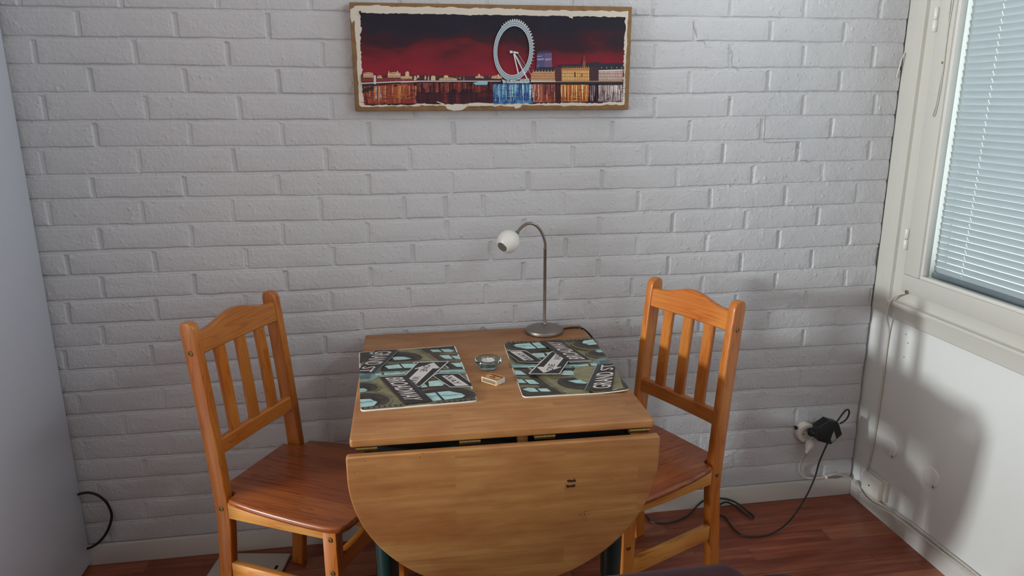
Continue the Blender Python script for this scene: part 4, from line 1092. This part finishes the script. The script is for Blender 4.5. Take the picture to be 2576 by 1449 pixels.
Q.poly([(2210, 612), (2420, 608), (2418, 712), (2208, 712)], facade('print_wing_right', '#b9a9a6', '#cdbdb6', 1.)); Q.poly([(2210, 612), (2420, 606), (2420, 618), (2210, 622)], ink('#d2c8c8', .6))
for x in range(1900, 2125, 17): Q.poly([(x-2, 598), (x, 572), (x+2, 598)], CRM)
for x in range(1640, 1830, 26): Q.poly([(x-2, 622), (x, 600), (x+3, 622)], PALE)
for x in range(2235, 2420, 44): Q.poly([(x-3, 596), (x, 582), (x+4, 596)], PALE)
Q.poly([(1998, 628), (2008, 628), (2008, 672), (1998, 672)], ink('#6a3a22', .6)); Q.poly([(2056, 640), (2068, 640), (2068, 672), (2056, 672)], ink('#a8522e', .6))
Q.poly([(1360, 718), (1600, 716), (1830, 714), (2130, 712), (2420, 714), (2420, 738), (1830, 730), (1600, 728), (1360, 726)], QUAY)
Q.poly([(1620, 700), (1835, 704), (1835, 713), (1620, 713)], PALE); Q.poly([(1835, 706), (2420, 704), (2420, 713), (1835, 713)], ink('#a08068', .6))
# the wheel
WH = ink('#a9bcc4', .6); WH2 = ink('#cfdde2', .6); WD = ink('#4a5a74', .6)
wc, wrx, wry = (1468, 440), 171, 260
def wp(t, k): return (wc[0]+12*math.sin(t)*0+wrx*k*math.cos(t)+8*math.sin(t)*-1, wc[1]+wry*k*math.sin(t))
def ring(k0, k1, m, n=72):
    for i in range(n):
        a, b = 2*math.pi*i/n, 2*math.pi*(i+1)/n
        (Q.same if i else Q.poly)([wp(a, k0), wp(b, k0), wp(b, k1), wp(a, k1)], m)
ring(.83, .985, WD)
ring(.975, 1., WH2); ring(.815, .84, WH2); ring(.90, .925, WH)
for i in range(84):
    a, b = 2*math.pi*i/84, 2*math.pi*(i+.5)/84; e = .012
    (Q.same if i else Q.poly)([wp(a-e, .83), wp(a+e, .83), wp(b+e, .98), wp(b-e, .98)], WH)
for i in range(84):
    a, b = 2*math.pi*(i+1)/84, 2*math.pi*(i+.5)/84; e = .012
    (Q.same if i else Q.poly)([wp(a-e, .83), wp(a+e, .83), wp(b+e, .98), wp(b-e, .98)], WH)
for i in range(-20, 9):
    a = math.radians(i*6.4); p = wp(a, 1.); q = wp(a, 1.045); (Q.poly)([(p[0]-5, p[1]-4), (q[0], q[1]-5), (q[0]+9, q[1]), (p[0]+5, p[1]+5)], PALE)
def bar(p, q, w_, m):
    p, q = np.array(p, float), np.array(q, float); d = q-p; nn = np.array([-d[1], d[0]])/np.hypot(*d)*w_; Q.poly([tuple(p+nn), tuple(q+nn), tuple(q-nn), tuple(p-nn)], m)
bar((1472, 470), (1512, 640), 5, WH2); bar((1478, 468), (1602, 712), 5, WH2); bar((1505, 462), (1625, 650), 1.6, WH); bar((1482, 470), (1570, 600), 1.3, WH)
Q.poly([(1432, 442), (1440, 440), (1512, 455), (1512, 466), (1436, 462)], WH2); Q.poly([(1425, 440), (1436, 440), (1440, 462), (1428, 452)], NAVY); Q.poly([(1462, 446), (1468, 447), (1468, 466), (1462, 464)], NAVY)
Q.poly([(1370, 690), (1420, 700), (1520, 700), (1600, 680), (1612, 712), (1600, 722), (1380, 722)], WH)
for _ in range(36):
    x = random.uniform(1375, 1600); y = random.uniform(690, 720); Q.poly([(x-7, y), (x, y-3), (x+8, y+1), (x, y+3)], random.choice([WH2, WD, NAVY, PALE]))
# torn patches
Q.poly([(135, 100), (150, 92), (160, 130), (150, 140)], SKY); Q.poly([(808, 878), (815, 874), (880, 895), (870, 903)], TORN); Q.poly([(1080, 892), (1160, 886), (1300, 895), (1300, 915), (1080, 915)], TORN); Q.poly([(1945, 135), (1985, 135), (1985, 165), (1950, 152)], TORN)
Q.tri()
bm = bmesh.new(); Vs = [bm.verts.new(((u-.5)*pw, PYf+.0018-z, (1-v)*ph)) for u, v, z in Q.v]
for f, m in zip(Q.f, Q.m):
    try: q = bm.faces.new([Vs[i] for i in f]); q.material_index = m
    except ValueError: pass
for f in bm.faces:
    f.normal_update()
    if f.normal.y > 0: f.normal_flip()
obj('print', bm, Q.mats, pic, smooth=False)

# ------------------------------------------------------------------ desk lamp
lb_ = on_z((1369, 832), .75); LX, LYY = float(lb_[0]), -.095
LX = float((on_z((1322, 832), .753)[0]+on_z((1416, 832), .753)[0])/2)
lamp = thing('desk_lamp', 'brushed steel gooseneck lamp with white glass shade on the table', 'lamp', (LX, LYY, .75))
L0 = np.array([LX, LYY, .75])
def lpn(p, y=None): return on_y(p, LYY if y is None else y)-L0
obj('base', lathe([(0, 0), (.058, 0), (.0615, .002), (.0622, .008), (.060, .0125), (.045, .019), (.02, .0235), (.010, .025), (0, .025)], 64), STEELP, lamp)
pt = lpn((1372.5, 628)); pb_ = lpn((1369, 812))
obj('pole', lathe([(0, .020), (.0075, .020), (.0075, .028), (.0055, .030), (.0048, .033), (.0048, float(pt[2])-.002), (.0053, float(pt[2])-.001), (.0053, float(pt[2])+.004), (0, float(pt[2])+.004)], 24), STEEL, lamp)
gp = [(1372.5, 632), (1371.5, 612), (1366, 592), (1357, 576), (1345, 565), (1331, 562), (1318, 567), (1308, 576), (1301, 585)]
gy = np.linspace(0, -.012, len(gp))
goo = [lpn(p, LYY+g_) for p, g_ in zip(gp, gy)]; goo[0] = np.array([0, 0, pt[2]])
obj('gooseneck', tube(goo, .0044, 12, 6), STEEL, lamp)
sh = Vector(lpn((1278, 608), LYY-.02)); nk_ = Vector(lpn((1300, 586), LYY-.012)); axis_ = Vector(tuple(-.56*RT-.58*UP-.58*FW)).normalized()
R = .0355
prof = [(.012, -R*1.02), (.018, -R*.95)]+[(R*math.sin(t)*1.0, -R*1.04*math.cos(t)) for t in np.linspace(.55, 2.58, 22)]
inner = [(r-.0022, z) for r, z in prof[::-1]]
mm = Matrix.Translation(sh)@rot_to(axis_)
obj('shade', lathe(prof+[(prof[-1][0]-.0011, prof[-1][1]+.0008)]+inner, 40, mm), OPAL, lamp)
obj('shade_holder', lathe([(0, -R*1.5), (.0065, -R*1.5), (.008, -R*1.25), (.0135, -R*1.03), (.0135, -R*.96), (0, -R*.96)], 24, mm), STEEL, lamp)
obj('bulb', lathe([(0, -R*.95), (.008, -R*.9), (.010, -R*.3), (.013, 0), (.012, .010), (.006, .016), (0, .017)], 20, mm), mat('bulb_glass', '#e8e0d0', .3), lamp)
# its cord: over the table edge, down the wall, along the floor to the adapter
tz = .7535
cd = [on_z((1412, 829), tz), on_z((1430, 825), tz), on_z((1450, 824), tz), on_z((1464, 826), tz), on_y((1478, 836), -.060), on_y((1490, 850), -.056), on_y((1499, 867), -.052), on_y((1510, 905), -.045), np.array([1.80, -.04, .45]), np.array([1.80, -.045, .15]), np.array([1.83, -.09, .02]), on_z((1618, 1296), .006)]
cd += [on_z(p, .006) for p in ((1636, 1310), (1660, 1317), (1700, 1311), (1730, 1297))]+[on_y((1755, 1272), -.022), on_y((1772, 1259), -.020), on_y((1800, 1254), -.020), on_y((1830, 1256), -.022), on_y((1858, 1268), -.035)]
cd += [on_z(p, .008) for p in ((1882, 1287), (1896, 1299), (1891, 1303), (1872, 1291), (1848, 1272))]+[on_y((1826, 1263), -.03), on_z((1808, 1272), .006), on_z((1800, 1285), .006), on_z((1810, 1296), .006), on_z((1823, 1300), .006), on_z((1835, 1316), .006), on_z((1852, 1336), .006), on_z((1880, 1350), .006), on_z((1930, 1346), .006)]
yf = on_z((1930, 1346), .006)[1]
for p, t in (((1970, 1325), .15), ((2002, 1290), .4), ((2030, 1245), .62), ((2050, 1200), .8), ((2062, 1160), .92), ((2083, 1112), 1.)):
    cd.append(on_y(p, yf*(1-t)+(-.085)*t))
obj('power_cord', tube([np.array(p)-L0 for p in cd], .0031, 8, 6), CABLE_K, lamp)

# ------------------------------------------------------------------ tealight in a glass bowl, matchbox
cq = on_z((1228, 926), .75)
ch_ = thing('candle_holder', 'round pale blue glass tealight holder between the two placemats', 'candle holder', (float(cq[0]), float(cq[1]), .7505))
obj('bowl', lathe([(0, 0), (.020, 0), (.0235, .0015), (.030, .009), (.0365, .019), (.0385, .0245), (.0375, .0275), (.0345, .0285), (.0305, .0265), (.0255, .021), (.0225, .0135), (.0215, .0105), (0, .0100)], 64), GLASS, ch_)
tl_ = thing('tealight', 'white tealight candle sitting inside the blue glass holder', 'candle', (float(cq[0]), float(cq[1]), .7608))
obj('cup', lathe([(0, .0), (.0187, .0), (.0192, .0012), (.0192, .0135), (.0187, .0135), (.0185, .011), (0, .011)], 40), mat('aluminium_cup', '#b9b9b9', .3, 1), tl_)
obj('wax', lathe([(0, .0105), (.0186, .0105), (.0186, .0125), (.006, .0118), (0, .0122)], 40), mat('wax', '#d8d4d0', .45), tl_)
obj('wick', tube([(0, 0, .0115), (-.0004, 0, .017), (-.0012, 0, .0225)], .0008, 6, 3), mat('wick', '#e8e4dc', .8), tl_)
m1, m2, m3 = on_z((1207, 959), .75), on_z((1249, 972), .75), on_z((1267, 961), .75)
ax = Vector(m2)-Vector(m1); ay = Vector(m3)-Vector(m2); mw = .053; md = .036
rz = math.atan2(ax.y, ax.x)
c = Vector(m2)
mb = thing('matchbox', 'small matchbox with red and cream label on the table in front of the tealight', 'matchbox', (c.x, c.y, .7503), rz)
mhh = .0145
CREAM = mat('matchbox_card', '#d3b27a', .6); STRIKE = mat('striker_strip', '#7a6a66', .85); REDP = mat('matchbox_red', '#6e1f14', .5); TRAY = mat('matchbox_tray', '#c9c7cc', .6)
bm = bmesh.new(); box(bm, (-mw, 0, 0), (0, md, mhh), .0006, 1)
sl_ = obj('sleeve', bm, CREAM, mb)
obj('tray', bx((-mw+.001, .0012, .0012), (.0006, md-.0012, mhh-.0012), .0004, 1), TRAY, mb)
obj('striker', bx((-mw+.004, -.0004, .003), (-.003, .001, mhh-.003), 0), STRIKE, sl_, smooth=False)
lm_ = Print(lambda p: p, .00003)
lm_.poly([(.03, .08), (.97, .08), (.97, .92), (.03, .92)], REDP); lm_.poly([(.08, .2), (.35, .14), (.62, .18), (.92, .2), (.92, .74), (.6, .68), (.3, .72), (.08, .78)], ink('#c09a62', .55))
lm_.poly([(.3, .36), (.4, .30), (.52, .34), (.66, .32), (.7, .44), (.58, .48), (.46, .46), (.32, .5)], REDP); lm_.poly([(.1, .80), (.9, .78), (.9, .84), (.1, .86)], ink('#8a3a22', .55)); lm_.poly([(.38, .54), (.64, .52), (.62, .62), (.4, .63)], REDP)
lm_.tri()
bm = bmesh.new(); Vs = [bm.verts.new((-mw+u*mw, v*md, mhh+z)) for u, v, z in lm_.v]
for f, m in zip(lm_.f, lm_.m):
    q = bm.faces.new([Vs[i] for i in f]); q.material_index = m
    q.normal_update()
    if q.normal.z < 0: q.normal_flip()
obj('label', bm, lm_.mats, sl_, smooth=False)

# ------------------------------------------------------------------ sofa in the foreground, back to the table
sf = thing('sofa', 'maroon upholstered sofa at the bottom edge, only the top of its backrest showing', 'sofa', (.9, -1.7, 0))
def cush(lo, hi, bev, seg=6): return bx(lo, hi, bev, seg)
obj('backrest', cush((-.70, .20, .12), (.772, .425, .731), .055), FABRIC, sf)
obj('armrest', cush((.765, -.42, .08), (.885, .42, .700), .05), FABRIC, sf)
obj('armrest', cush((-.85, -.42, .08), (-.705, .42, .62), .05), FABRIC, sf)
obj('seat_cushion', cush((-.70, -.42, .26), (.76, .22, .44), .05), FABRIC, sf)
obj('base', cush((-.84, -.40, .05), (.87, .40, .28), .02), FABRIC, sf)
for x in (-.78, .81):
    for y in (-.36, .36): obj('foot', lathe([(0, 0), (.02, 0), (.024, .055), (0, .055)], 20, Matrix.Translation((x, y, 0))), BLACK, sf)

# ------------------------------------------------------------------ light: daylight through the windows, plus an added transom fill
def area(name, loc, rot, sx, sy, power, col):
    l = bpy.data.lights.new(name, 'AREA'); l.shape = 'RECTANGLE'; l.size = sx; l.size_y = sy; l.energy = power; l.color = col
    o = bpy.data.objects.new(name, l); COL.objects.link(o); o.location = loc; o.rotation_euler = rot; return o
area('daylight_blind', (3.12, (WY0+WY1)/2, (WZ0+WZ1)/2+.05), (0, math.radians(90), 0), 1.5, 1.7, 15, (.95, .975, 1))
area('daylight_right', (XR+.3, (W3[0]+W3[1])/2, (W3[2]+WZ1)/2+.1), (0, math.radians(90), 0), 1.4, 1.8, 1, (.95, .97, 1))
area('added_transom_fill', (XR+.19, (TRN[0]+TRN[1])/2, (TRN[2]+TRN[3])/2), (0, math.radians(90), 0), .3, 2.3, 36, (.93, .95, 1))  # added fill light behind the unseen transom
area('daylight_left', (XL-.15, (LW[0]+LW[1])/2, (LW[2]+LW[3])/2), (0, math.radians(-90), 0), .42, .42, 480, (.98, .99, 1))
area('daylight_far', (XL-.15, (LB[0]+LB[1])/2, (LB[2]+LB[3])/2), (0, math.radians(-90), 0), 1.2, 1.2, 78, (.92, .96, 1))
w = bpy.data.worlds.new('sky'); S.world = w; w.use_nodes = True
w.node_tree.nodes['Background'].inputs[0].default_value = (.93, .97, 1, 1); w.node_tree.nodes['Background'].inputs[1].default_value = 1.7
S.view_settings.view_transform = 'Standard'; S.view_settings.look = 'None'; S.view_settings.gamma = 1; S.view_settings.exposure = -.06
